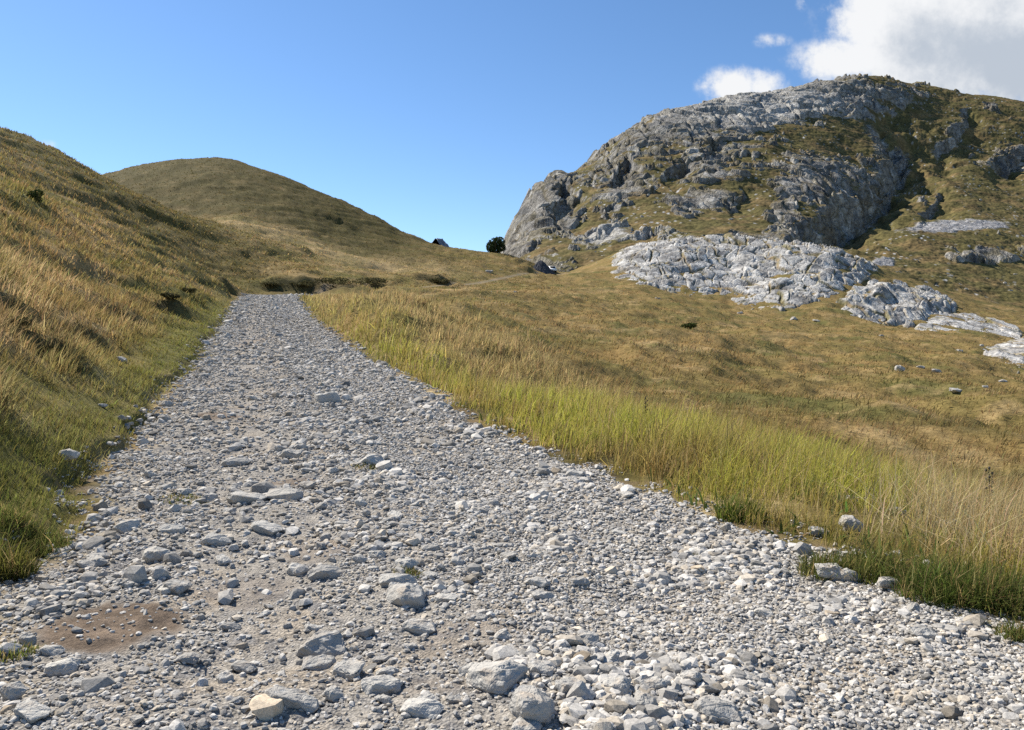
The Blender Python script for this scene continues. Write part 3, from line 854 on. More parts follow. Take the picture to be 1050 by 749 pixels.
HAND = [
 (331,596,38,'pale domed stone with a lit top standing alone amid bare soil mid-track'),
 (406,604,40,'pale blocky stone just below the mossy stone in the middle of the track'),
 (416,585,24,'small dark mossy stone with green growth at its foot mid-track'),
 (413,624,50,'wide humped stone with a shaded lower face below the pale blocky stone'),
 (431,652,38,'rounded grey stone with a dark end in the middle of the track'),
 (457,619,26,'wedge-shaped stone lying right beside the wide humped stone'),
 (326,676,56,'long whale-backed pale stone near the bottom of the track'),
 (323,688,36,'flat grey stone tucked under the long whale-backed stone'),
 (361,697,38,'lumpy weathered stone next to the long whale-backed stone'),
 (399,691,25,'small dark boulder between the lumpy stone and the bare soil'),
 (389,714,44,'smooth low stone below the small dark boulder'),
 (341,720,24,'upright pale stone at the bottom edge of the picture'),
 (309,730,32,'dark cracked stone beside the upright pale stone'),
 (431,738,48,'long slanting stone with a shadowed face at the bottom edge of the track'),
 (511,710,62,'largest stone in the track, ridged and pale with a deep shadow under it'),
 (484,695,30,'stone leaning against the largest ridged stone'),
 (548,719,30,'round grey stone on the side of the largest ridged stone away from the bank'),
 (466,722,19,'small pale stone in front of the largest ridged stone'),
 (514,657,22,'pale oval stone on bare soil above the largest ridged stone'),
 (488,638,25,'low broad stone lit on top above the pale oval stone'),
 (560,650,17,'small dark wedge stone beside the pebble lane'),
 (574,648,20,'small pale lump beside the dark wedge stone'),
 (585,711,31,'pale lump with dark base at the edge of the pebble lane'),
 (549,744,58,'broad slab cut by the bottom edge of the picture'),
 (550,603,27,'thin flat pale stone, upper of a pair beside the pebble lane'),
 (558,616,25,'thin flat pale stone, lower of a pair beside the pebble lane'),
 (636,712,30,'dark-faced boulder in the near pebbles of the track'),
 (675,712,34,'low pale slab among the near pebbles'),
 (742,742,50,'wide pale slab at the bottom edge in the pebble lane'),
 (773,702,26,'dark grey boulder among the pebbles near the watercourse edge of the track'),
 (630,681,27,'warm cream stone among grey pebbles'),
 (756,676,26,'pale split stone in the pebble lane'),
 (700,568,17,'pale stone beside the small green weed in the pebbles'),
 (873,517,23,'white stone lying inside the verge grass'),
 (842,551,17,'white stone on the verge where grass meets pebbles'),
 (878,550,23,'white rounded stone in short grass, beside another white verge stone'),
 (923,529,15,'grey stone half hidden in the verge grass'),
 (979,546,24,'pale stone under the dry stalks of the verge'),
 (857,597,24,'pale boulder in front of the dark green grass clump'),
 (871,598,19,'pale stone touching the boulder in front of the dark green grass clump'),
 (916,606,22,'knobbly white stone against the dark green grass clump'),
 (990,639,16,'small round white stone below the dark green grass clump'),
 (940,627,18,'pale stone between the knobbly white stone and the round white stone'),
 (951,656,30,'grey slab in the track below the dark green grass clump'),
 (592,490,19,'dark stone on the grass edge halfway along the verge'),
 (709,528,21,'pale flat stone heading the small pile at the verge'),
 (721,540,15,'rounded stone in the small pile at the verge'),
 (744,527,16,'white stone partly covered by verge grass at the small pile'),
 (553,463,15,'pale stone at the verge edge above the dark edge stone'),
 (506,447,15,'pale stone at the verge where the grass turns yellow'),
 (336,413,27,'pale flat-topped stone across the middle of the far track'),
 (393,401,11,'dark stone at the far verge edge'),
 (240,479,30,'dark-shaded stone on the bank side of the track'),
 (249,518,42,'wide pale stone above the small mossy strip'),
 (213,515,22,'stone beside the wide pale stone on the bank side'),
 (286,514,42,'rock with warm soil at its foot near the middle of the track'),
 (316,503,22,'dark humped stone right of the warm soil'),
 (186,683,44,'grey boulder with a dark face just below the brown earth patch'),
 (94,598,24,'bright white angular stone above the brown earth patch'),
 (156,578,32,'long pale slab rising to a point above the brown earth patch'),
 (82,585,26,'grey slab beside the bright white angular stone'),
 (47,674,30,'blocky pale stone at the corner of the brown earth patch by the bank'),
 (61,693,34,'low grey stone under the blocky pale stone'),
 (21,662,24,'flat grey stone at the grass edge beside the brown earth patch'),
 (248,691,28,'bright pale stone between the brown earth patch and the whale-backed stone'),
 (290,728,48,'tan-topped boulder at the bottom edge of the track'),
 (125,547,32,'big pale stone on the bank side below the green bank plants'),
 (171,547,28,'pale stone beside the big pale stone on the bank side'),
 (140,743,18,'small pale stone at the bottom edge below the earth patch'),
 (240,722,22,'pale wedge at the bottom edge beside the tan-topped boulder'),
 (177,608,30,'white split stone at the upper rim of the brown earth patch'),
 (67,472,24,'dark boulder sitting in the grass of the bank'),
 (121,370,14,'grey stone high in the bank grass'),
 (103,417,11,'white stone lying in the short green of the bank'),
 (168,417,15,'dark stone where the bank meets the track'),
 (163,434,21,'pale flat stone at the bank edge of the track'),
 (220,560,30,'long stone lying across the bank-side wheel lane'),
 (270,548,34,'pale ribbed stone above the lone domed stone'),
 (380,478,32,'dark low stone ridge with moss in the middle of the track'),
 (440,565,20,'low pale stone above the mossy stone'),
 (300,470,22,'grey stone in the middle distance of the track'),
 (470,585,18,'small tilted stone above the wedge-shaped stone'),
]
for i, (px, py, w, lab) in enumerate(HAND):
    grassy = px > 830 and py < 610
    put_stone(px, py, w * (1.25 if grassy else 1), i * 5 + 2, lab, 'larger stones of the gravel track', sink=.10 if grassy else .34)

NB = 0
for i in range(900):
    if NB >= 165: break
    Y = math.exp(random.uniform(math.log(2.9), math.log(24)))
    X = random.uniform(float(xleft(Y)) + .1, float(xright(Y)) - .1)
    a = np.array([X]), np.array([Y])
    if earth(*a)[0] > .25: continue
    t = (X - float(xleft(Y))) / float(xright(Y) - xleft(Y))
    if t > .62 and random.random() < .7: continue
    S = random.uniform(.07, .15) * (1 + .035 * min(Y, 20))
    zone = 'near' if Y < 6 else ('middle' if Y < 12 else 'far')
    lab = {'near': 'loose fist-sized grey limestone among pebbles in the near part of the track', 'middle': 'loose grey limestone standing proud of the gravel halfway along the track', 'far': 'loose grey limestone in the distant part of the track'}[zone]
    put_stone(0, 0, S, i * 7 + 3, lab, 'loose %s stones of the track' % zone, .32, at=(X, Y, float(terrain(*a)[0][0])), rz=random.uniform(-1, 1), squash=random.uniform(.75, 1.1))
    NB += 1

# stones in the meadow and on the hill
MEAD = [
 (984,403,17,'lone dark-sided boulder in the meadow below the outcrops'), (502,280,9,'white boulder on the grassy rise below the round bush'),
 (513,277,5,'small boulder beside the white boulder on the grassy rise'), (985,361,7,'flat white stone in the meadow near the slabby knoll'),
 (925,381,12,'low grey stone in a line of rubble in the meadow'), (945,378,9,'second grey stone in the line of rubble in the meadow'), (962,382,10,'end stone of the line of rubble in the meadow'),
 (1012,398,6,'tiny pale stone beyond the lone dark-sided boulder'), (20,299,5,'white stone showing in the tall grass of the hillside'),
 (52,283,4,'pale chip in the hillside grass above the white stone'), (675,307,6,'pale stone fallen in the grass below the long hump'), (815,328,9,'blocky stone at the foot of the long hump'),
 (838,330,8,'pale stone at the turf edge under the long hump'), (529,300,4,'tiny stone beside the far track'), (586,276,8,'pale slab beside the parked van'), (577,262,5,'white stone on the slope above the parked van'),
 (1008,356,5,'small stone by the tip of the slabby knoll'), (1030,392,8,'rubble stone under the slabby knoll'), (905,345,6,'pale stone at the turf edge under the craggy outcrop'), (760,322,6,'small pale stone at the foot of the broad hump')]
for i, (px, py, w, lab) in enumerate(MEAD):
    put_stone(px, py, w, i * 5 + 1, lab, 'boulders of the meadow', .3, name='boulder')
# fallen boulders on the mountain turf
pts = MT_V.reshape(-1, 3); pix = MT_PIX.reshape(-1, 2)
cand = np.nonzero((pix[:, 0] > 560) & (pix[:, 0] < 1048) & (pix[:, 1] > 185) & (pix[:, 1] < 300) & (pts[:, 1] > 255))[0]
for i in range(64):
    j = int(RNG.choice(cand)); x, y, z = pts[j]
    put_stone(0, 0, random.uniform(.8, 2.2), i * 3, 'pale fallen boulder on the turf of the mountain slope', 'fallen boulders on the mountain slope', .35, name='boulder', at=(x, y, z), squash=random.uniform(.8, 1.3))

# ------------------------------------------------------------------ grass
def blades(X, Y, Z, H, W, C, lean=(.12, -.02), curl=.35, tipc=None):
    """triangulated blades, five vertices each"""
    n = len(X); az = RNG.uniform(0, 2 * math.pi, n)
    dx, dy = np.cos(az), np.sin(az)
    la = RNG.uniform(0, 2 * math.pi, n); lm = np.abs(RNG.normal(0, curl, n))
    lx = np.cos(la) * lm + lean[0] + RNG.normal(0, .05, n); ly = np.sin(la) * lm + lean[1]
    V = np.empty((n, 5, 3))
    def pt(t, side, k):
        V[:, k, 0] = X + lx * H * t ** 1.7 + side * dx * W * .5
        V[:, k, 1] = Y + ly * H * t ** 1.7 + side * dy * W * .5
        V[:, k, 2] = Z + H * (t - .22 * np.minimum(lx * lx + ly * ly, 1.2) * t * t) - .015
    pt(0, -1, 0); pt(0, 1, 1); pt(.55, -.75, 2); pt(.55, .75, 3); pt(1, 0, 4)
    f = np.array([[0, 1, 3], [0, 3, 2], [2, 3, 4]])
    Fc = (f[None] + (np.arange(n) * 5)[:, None, None]).reshape(-1, 3)
    CC = np.repeat(C[:, None], 5, 1)
    if tipc is not None: CC[:, 4] = tipc; CC[:, 2:4] = .6 * CC[:, 2:4] + .4 * tipc[:, None]
    return V.reshape(-1, 3), Fc, CC.reshape(-1, 3)

def cat(parts):
    V, Fc, C, o = [], [], [], 0
    for v, f, c in parts:
        V.append(v); Fc.append(f + o); C.append(c); o += len(v)
    return np.concatenate(V), np.concatenate(Fc), np.concatenate(C)

def jitter_col(c, s=.22):
    n = len(c)
    c = np.asarray(c) * 1.12
    c = c * np.exp(RNG.normal(0, s, n))[:, None]
    return c * (1 + RNG.normal(0, .07, (n, 3)))

def sample_fan(n, px0, px1, y0, y1, pw=0.0):
    """evenly spread as seen along the valley: thinner with distance"""
    u = RNG.random(n)
    Y = np.exp(mix(math.log(y0), math.log(y1), u ** (1 + pw)))
    px = RNG.uniform(px0, px1, n)
    return (px - CX) / F * Y, Y

def build_hill_grass():
    parts = []
    # bank and spur beside the track
    X, Y = sample_fan(230000, -160, 330, 3.2, 125)
    Z, rd, ul, ur = terrain(X, Y)
    tu = fbm(X / .5, Y / .5, 3, 150) + .5 * fbm(X / 2.2, Y / 2.2, 2, 151)
    keep = (ul < -.12) & (RNG.random(len(X)) < np.clip(.62 + .8 * tu, .08, 1)) & (RNG.random(len(X)) < sstep(.0, .6, -ul) * .8 + .22)
    X, Y, Z, ul, ur, tu = (q[keep] for q in (X, Y, Z, ul, ur, tu))
    C = turf_colour(X, Y, Z, ul, ur)
    g = sstep(2.2, .5, -ul) * sstep(60, 30, Y)
    near = sstep(12, 5, Y)
    C = mixc(C, PALE * .95, .35 * sstep(.1, .6, tu) * (1 - g))
    C = mixc(C, np.array([.115, .120, .030]), np.clip(.6 * g, 0, 1))
    C = mixc(C, np.array([.07, .085, .022]), .25 * near)
    dr = fbm((X * .94 - Y * .35) / 1.5, (X * .35 + Y * .94) / 6.5, 4, 78)
    H = np.clip(RNG.normal(.22, .08, len(X)), .06, .5) * (1 + .9 * np.clip(dr, -.7, .8)) * np.where(-ul < 1.4, .45, 1) * (1 + .45 * np.clip(tu, -.6, .9)) * np.where(Y > 60, .9, 1)
    W = np.maximum(.006, Y * .00105) * RNG.uniform(.7, 1.3, len(X))
    parts.append(blades(X, Y, Z, H, W, jitter_col(C, .26), (.50, -.18), .5))
    # dome
    X, Y = sample_fan(36000, 60, 560, 95, 245)
    Z, rd, ul, ur = terrain(X, Y)
    k = rd < -.3; X, Y, Z, ul, ur = (q[k] for q in (X, Y, Z, ul, ur))
    C = turf_colour(X, Y, Z, ul, ur)
    parts.append(blades(X, Y, Z, np.clip(RNG.normal(.13, .06, len(X)), .06, .4), Y * .0013, jitter_col(C, .14), (.3, 0), .5))
    V, Fc, C = cat(parts)
    link('hillside_grass', make_mesh('hillside_grass', V, Fc, C, False), M_GRASS, kind='stuff')

def build_meadow_grass():
    X, Y = sample_fan(210000, 300, 1250, 7, 215)
    Z, rd, ul, ur = terrain(X, Y)
    tu = fbm(X / .8, Y / 1.0, 3, 160) + .5 * fbm(X / 3.2, Y / 3.2, 2, 161)
    k = (ur < -3.5) & (rd < -.2) & (RNG.random(len(X)) < np.clip(.6 + .8 * tu, .08, 1))
    X, Y, Z, ul, ur, tu = (q[k] for q in (X, Y, Z, ul, ur, tu))
    C = mixc(turf_colour(X, Y, Z, ul, ur), STRAW, .25 * sstep(.0, .6, tu))
    H = np.clip(RNG.normal(.20, .07, len(X)), .06, .45) * (1 + .5 * np.clip(tu, -.6, .9))
    W = np.maximum(.006, Y * .00105) * RNG.uniform(.7, 1.3, len(X))
    V, Fc, C = blades(X, Y, Z, H, W, jitter_col(C * 1.12, .18), (.42, -.16), .6)
    link('meadow_grass', make_mesh('meadow_grass', V, Fc, C, False), M_GRASS, kind='stuff')

def build_verge_grass():
    parts = []
    X, Y = sample_fan(380000, 290, 1330, 3.4, 78)
    Z, rd, ul, ur = terrain(X, Y)
    o = -ur
    wid = np.interp(Y, [3, 6, 10, 20, 34, 45, 75], [3.6, 4.8, 6.0, 8.0, 9.5, 8.5, 6.5]) * (1 + .3 * fbm(X / 2.2, Y / 2.2, 2, 170))
    tu = fbm(X / .35, Y / .35, 3, 171)
    ed = sstep(.02, .5, o + .48 * fbm(X / .6, Y / .6, 3, 172) - .05)
    k = (o > .0) & (o < wid) & (RNG.random(len(X)) < np.clip(.75 + .6 * tu, .15, 1) * ed * sstep(0, .8, wid - o))
    # stony gap near the camera end of the verge
    gap = np.exp(-(((px_of(X, Y) - 905) / 88) ** 2) - ((o - 1.25) / .85) ** 2) * (Y < 9)
    k &= RNG.random(len(X)) > .9 * gap
    dryc = sstep(900, 980, px_of(X, Y)) * sstep(1.1, 1.9, o) * sstep(10, 8, Y)
    k &= RNG.random(len(X)) > .62 * dryc
    k &= RNG.random(len(X)) > .75 * sstep(.05, .5, fbm(X / 1.1, Y / 1.1, 3, 178)) * sstep(3.0, 1.2, o)
    X, Y, Z, ul, ur, o, tu, wid, gap, dryc = (q[k] for q in (X, Y, Z, ul, ur, o, tu, wid, gap, dryc))
    n = len(X); px = px_of(X, Y)
    lush = np.array([.30, .298, .046]); yel = np.array([.245, .190, .058]); dk = np.array([.085, .105, .024]); st = np.array([.36, .27, .13])
    b1 = fbm(X / 1.6, Y / 2.6, 3, 173)
    C = mixc(np.broadcast_to(lush, (n, 3)), yel, np.clip(sstep(-.15, .45, b1 + .2 * tu) * .8 + .35 * sstep(1.4, .4, o), 0, .95))
    C = mixc(C, np.array([.21, .135, .05]), .6 * sstep(.1, .5, fbm(X / .9, Y / 1.3, 3, 174)) * sstep(2.6, 1.0, o))
    C = mixc(C, st * .85, np.clip(.85 * sstep(15, 24, Y) * sstep(1.3, 3.6, o) + .65 * sstep(22, 42, Y), 0, .9))
    C = mixc(C, np.array([.12, .13, .025]), .6 * sstep(1.4, .3, o) * sstep(14, 26, Y))
    C = mixc(C, dk, .3 * sstep(6.6, 5.2, Y) * sstep(1.6, .5, o))
    C = mixc(C, st, np.clip(.85 * sstep(6.5, 5.0, Y) * sstep(1.0, 2.0, o) + .4 * sstep(910, 960, px) * sstep(.8, 1.6, o), 0, .85))
    C = mixc(C, st * .9, .8 * dryc)
    dry = RNG.random(n) < .16
    C[dry] = st * .8
    H = np.clip(RNG.normal(.33, .13, n), .08, .75) * (.45 + .55 * sstep(.0, 1.3, o)) * (1 + .55 * tu + .35 * b1) * np.where(wid - o < .5, .75, 1) * (1 - .72 * gap)
    W = np.maximum(.0055, Y * .0009) * RNG.uniform(.6, 1.5, n)
    tip = mixc(C, st, np.full(n, .25))
    parts.append(blades(X, Y, Z, H, W, jitter_col(C, .34), (.16, -.08), .58, jitter_col(tip, .15)))
    # seeding stalks
    X, Y = sample_fan(42000, 330, 1330, 3.6, 40)
    Z, rd, ul, ur = terrain(X, Y); o = -ur; px = px_of(X, Y)
    pr = sstep(.5, 1.2, o) * sstep(6.2, 4.2, o) * (.22 + .78 * sstep(860, 960, px) * sstep(10, 7, Y)) * (.5 + fbm(X / .6, Y / .6, 2, 177))
    k = RNG.random(len(X)) < pr
    X, Y, Z, px = (q[k] for q in (X, Y, Z, px)); n = len(X)
    H = RNG.uniform(.38, .75, n) * np.where(px > 920, 1.1, .9)
    W = np.maximum(.004, Y * .0006) * RNG.uniform(.7, 1.2, n)
    C = jitter_col(np.broadcast_to(np.array([.40, .31, .16]), (n, 3)), .18)
    parts.append(blades(X, Y, Z, H, W, C, (.10, -.02), .42))
    # bent dead stalks near the corner of the verge
    X, Y = sample_fan(5200, 860, 1330, 3.7, 9)
    Z, rd, ul, ur = terrain(X, Y); o = -ur
    k = (o > .5) & (o < 3.6) & (RNG.random(len(X)) < .35 * sstep(850, 960, px_of(X, Y)))
    X, Y, Z = X[k], Y[k], Z[k]; n = len(X)
    parts.append(blades(X, Y, Z, RNG.uniform(.3, .85, n), RNG.uniform(.004, .009, n), jitter_col(np.broadcast_to(np.array([.50, .40, .22]), (n, 3)), .15), (.1, -.05), .85))
    # broad leaves low in the verge
    X, Y = sample_fan(9000, 300, 1330, 3.7, 22)
    Z, rd, ul, ur = terrain(X, Y); o = -ur
    k = (o > .1) & (o < 3.0) & (fbm(X / .7, Y / .7, 2, 190) > .15)
    X, Y, Z = X[k], Y[k], Z[k]; n = len(X)
    parts.append(blades(X, Y, Z, RNG.uniform(.08, .24, n), RNG.uniform(.018, .04, n), jitter_col(np.broadcast_to(np.array([.075, .105, .03]), (n, 3)), .3), (0, 0), 1.0))
    V, Fc, C = cat(parts)
    link('verge_grass', make_mesh('verge_grass', V, Fc, C, False), M_GRASS, kind='stuff')

build_hill_grass(); build_meadow_grass(); build_verge_grass()

def grass_tuft(px, py, r, h, n, col, label, group=None, name='grass_tuft'):
    x, y, z = ground_at(px, py)
    a = RNG.uniform(0, 2 * math.pi, n); q = r * np.sqrt(RNG.random(n))
    X = q * np.cos(a); Y = q * np.sin(a) * .8
    Zt = terrain(X + x, Y + y)[0] - z
    H = np.clip(RNG.normal(h, h * .42, n), h * .3, h * 1.6) * (1 - .45 * (q / r) ** 2)
    C = np.broadcast_to(np.array(col), (n, 3)).copy(); C[RNG.random(n) < .22] = (.26, .20, .085); C = jitter_col(C, .3)
    V, Fc, C = blades(X, Y, Zt, H, np.maximum(.0065, y * .0012) * RNG.uniform(.6, 1.4, n), C, (.05, -.12), .8)
    o = link(name, make_mesh(name, V, Fc, C, False), M_GRASS, label=label, category='grass tuft', group=group); o.location = (x, y, z)
DK = (.100, .115, .030)
grass_tuft(850, 588, .22, .15, 900, DK, 'small dark green grass clump at the pebble edge beside the verge stones')
grass_tuft(905, 590, .30, .20, 1400, DK, 'dark green grass clump with brown blades behind the knobbly white stone')
grass_tuft(975, 612, .34, .24, 1900, (.085, .108, .026), 'large lush green grass clump hanging over the pebbles at the verge corner')
grass_tuft(1035, 625, .26, .24, 1400, DK, 'dark green grass clump at the picture edge next to the large lush clump')
grass_tuft(1045, 655, .12, .10, 500, DK, 'small green tuft in the pebbles at the picture edge below the lush clump')
grass_tuft(712, 570, .07, .05, 220, DK, 'tiny green weed tuft alone in the pebble lane')
grass_tuft(418, 588, .11, .055, 320, (.075, .085, .02), 'mossy green tuft at the foot of the dark mossy stone')
grass_tuft(190, 514, .28, .05, 500, (.09, .10, .025), 'low mossy green strip on the bank-side lane of the track')
grass_tuft(378, 480, .22, .06, 300, (.08, .085, .025), 'low green growth on the dark stone ridge mid-track')
grass_tuft(760, 532, .25, .2, 900, (.085, .11, .02), 'green grass clump bending over the small stone pile')
grass_tuft(30, 560, .30, .16, 1300, DK, 'dark green leafy clump on the bank edge above the earth patch')
grass_tuft(8, 590, .18, .22, 700, (.10, .10, .025), 'rough grass clump at the picture edge on the bank')
grass_tuft(12, 672, .13, .06, 400, DK, 'low green patch beside the brown earth patch at the picture edge')

# ------------------------------------------------------------------ shrubs, bushes and weeds
def leaf_cloud(n, rx, ry, rz, size, col, seed, base=0.0, lobes=7):
    r = np.random.default_rng(seed)
    cen = r.normal(0, 1, (lobes, 3)); cen /= np.linalg.norm(cen, axis=1)[:, None]; cen *= r.uniform(.25, .62, lobes)[:, None]
    rad = r.uniform(.32, .55, lobes)
    w = r.integers(0, lobes, n)
    d = r.normal(0, 1, (n, 3)); d /= np.linalg.norm(d, axis=1)[:, None]
    p = cen[w] + d * (rad[w] * r.uniform(.55, 1.05, n) ** .5)[:, None]
    p[:, 2] = np.maximum(p[:, 2], -.75)
    p = p * np.array([rx, ry, rz]) + np.array([0, 0, base + rz * .75])
    u = r.normal(0, 1, (n, 3)); u /= np.linalg.norm(u, axis=1)[:, None]
    v = np.cross(u, r.normal(0, 1, (n, 3))); v /= np.linalg.norm(v, axis=1)[:, None]
    s = size * r.uniform(.6, 1.3, n)[:, None]
    V = np.stack([p - u * s, p + v * s * .5, p + u * s, p - v * s * .5], 1).reshape(-1, 3)
    Fc = np.arange(4 * n).reshape(n, 4)
    c = np.array(col)[None] * np.exp(r.normal(0, .28, n))[:, None]
    return V, Fc, np.repeat(c, 4, 0)

def stems(h, k, spread, seed):
    r = random.Random(seed); bm = bmesh.new()
    for i in range(k):
        a = i / k * 6.283 + r.random(); t = Vector((math.cos(a) * spread, math.sin(a) * spread, h)); s = h * .05
        p0 = Vector((0, 0, -.1)); prev = None
        for q in range(5):
            f = q / 4; c = p0.lerp(t, f) + Vector((0, 0, .12 * h * math.sin(f * 3.1)))
            ring = [bm.verts.new(c + Vector((math.cos(b) * s * (1 - .75 * f), math.sin(b) * s * (1 - .75 * f), 0))) for b in (0, 1.26, 2.51, 3.77, 5.03)]
            if prev:
                for j in range(5): bm.faces.new((prev[j], prev[(j + 1) % 5], ring[(j + 1) % 5], ring[j]))
            prev = ring
    return bm

def shrub(name, px, py, w, h, n, size, col, label, group, seed, cat='bush', loc=None):
    x, y, z = ground_at(px, py) if loc is None else loc
    t = empty(name, (x, y, z), 0, label=label, category=cat, group=group)
    V, Fc, C = leaf_cloud(n, w / 2, w / 2.3, h / 2 / .88, size, col, seed)
    link('crown', make_mesh('crown', V, Fc, C, False), M_LEAF, t)
    bm_mesh('trunk', stems(h * .6, 6, w * .28, seed), M_BARK, t, True)

DKG = (.030, .038, .014)
by = 214.0; bx = (508 - CX) / F * by; bz = float(terrain(np.array([bx]), np.array([by]))[0][0]) - .3
shrub('round_bush', 508, 257, 29 / F * by, 20 / F * by, 4600, by * .0011, (.040, .056, .020), 'dark round bush on the skyline saddle below the mountain', None, 11, loc=(bx, by, bz))
for i, (px, py, wpx, hpx, lab) in enumerate([
(312, 294, 44, 7, 'low dark heather clump behind the crest of the track, just bankward of the widest'), (345, 293, 58, 9, 'widest dark heather clump behind the crest of the track'), (382, 292, 46, 9, 'dark heather clump along the outer end of the peat bank'), (280, 294, 34, 5, 'small dark heather clump at the bank end of the track'),
    (448, 291, 36, 6, 'dark heather clump beside the far path'), (190, 300, 28, 6, 'dark heather clump on the hillside lip above the track'),
    (175, 306, 26, 7, 'dark clump under the hillside lip beside the track'), 
    (37, 207, 20, 14, 'green bush alone on the upper hillside'),
    (705, 337, 22, 7, 'low green juniper mound in the middle of the meadow'), 
    (20, 335, 30, 12, 'broad-leaved weed clump beside the white hillside stone'), (55, 362, 24, 9, 'dark heather on the near bank above the grass boulder'),
     
     ]):
    x, y, z = ground_at(px, py)
    green = 'green' in lab and 'dark' not in lab
    shrub('heather_clump' if 'heather' in lab else 'low_shrub', px, py, wpx / F * y, hpx / F * y, 900, y * .0013 + .012, (.055, .068, .02) if green else (.085, .076, .034), lab, None, 40 + i, 'shrub', (x, y, z - .02 * hpx / F * y))

def weed(px, py, h, label, seed, dark=True):
    x, y, z = ground_at(px, py); r = random.Random(seed)
    t = empty('tall_weed', (x, y, z), 0, label=label, category='weed')
    bm = bmesh.new(); prev = None
    for q in range(7):
        f = q / 6; c = Vector((.05 * math.sin(f * 2) * h, .02 * h * f, h * f)); s = .006 * h * (1.5 - f) + .002
        ring = [bm.verts.new(c + Vector((math.cos(b) * s, math.sin(b) * s, 0))) for b in (0, 1.05, 2.1, 3.14, 4.19, 5.24)]
        if prev:
            for j in range(6): bm.faces.new((prev[j], prev[(j + 1) % 6], ring[(j + 1) % 6], ring[j]))
        prev = ring
    bm_mesh('stem', bm, M_WEEDSTEM, t, True)
    bm = bmesh.new()
    for i in range(70):
        f = .12 + .86 * i / 70; a = i * 2.4 + r.random(); L = h * (.15 - .08 * f) * r.uniform(.7, 1.2)
        c = Vector((.05 * math.sin(f * 2) * h, .02 * h * f, h * f)); d = Vector((math.cos(a), math.sin(a), r.uniform(-.1, .7))).normalized()
        sd = d.cross(Vector((0, 0, 1))).normalized() * L * .2
        p = [c, c + d * L * .45 + sd, c + d * L + Vector((0, 0, -.2 * L)), c + d * L * .45 - sd]
        bm.faces.new([bm.verts.new(v) for v in p])
    bm_mesh('leaves', bm, M_WEED, t)
    bm = bmesh.new()
    for i in range(9):
        f = .62 + .38 * i / 8; a = i * 2.1; c = Vector((.05 * math.sin(f * 2) * h + math.cos(a) * h * .05, .02 * h * f + math.sin(a) * h * .05, h * f + .01))
        bmesh.ops.create_icosphere(bm, subdivisions=1, radius=h * .022, matrix=Matrix.Translation(c) @ Matrix.Diagonal((1, 1, 1.35, 1)))
    bm_mesh('seed_heads', bm, M_WEEDHEAD, t, True)
M_WEEDSTEM = plain_mat('weed_stem', (.10, .085, .05), .8); M_WEED = plain_mat('weed_leaf', (.045, .06, .025), .7); M_WEEDHEAD = plain_mat('weed_head', (.07, .06, .05), .8)
weed(1012, 545, .62, 'tall dark thistle stalk rising from the dry verge grass', 3)
weed(661, 440, .50, 'dark leafy weed standing up from the bright verge grass', 5)

# ------------------------------------------------------------------ parked van and dark spoil heap on the saddle
def box(bm, x0, x1, y0, y1, z0, z1, bev=0.0):
    r = bmesh.ops.create_cube(bm, size=1.0, matrix=Matrix.Translation(((x0 + x1) / 2, (y0 + y1) / 2, (z0 + z1) / 2)) @ Matrix.Diagonal((x1 - x0, y1 - y0, z1 - z0, 1)))
    if bev:
        es = list({e for v in r['verts'] for e in v.link_edges}); bmesh.ops.bevel(bm, geom=es, offset=bev, segments=2, affect='EDGES')
M_WHITE = plain_mat('white_paint', (.78, .78, .77), .35, var=.03); M_GLASS = plain_mat('dark_glass', (.02, .025, .03), .1, var=.1); M_RUB = plain_mat('tyre_rubber', (.025, .025, .025), .85)
M_LAMP = plain_mat('lamp_glass', (.6, .6, .58), .15, var=.05); M_BUMP = plain_mat('bumper_plastic', (.04, .04, .045), .6); M_RIM = plain_mat('steel_rim', (.4, .4, .4), .4, .6)
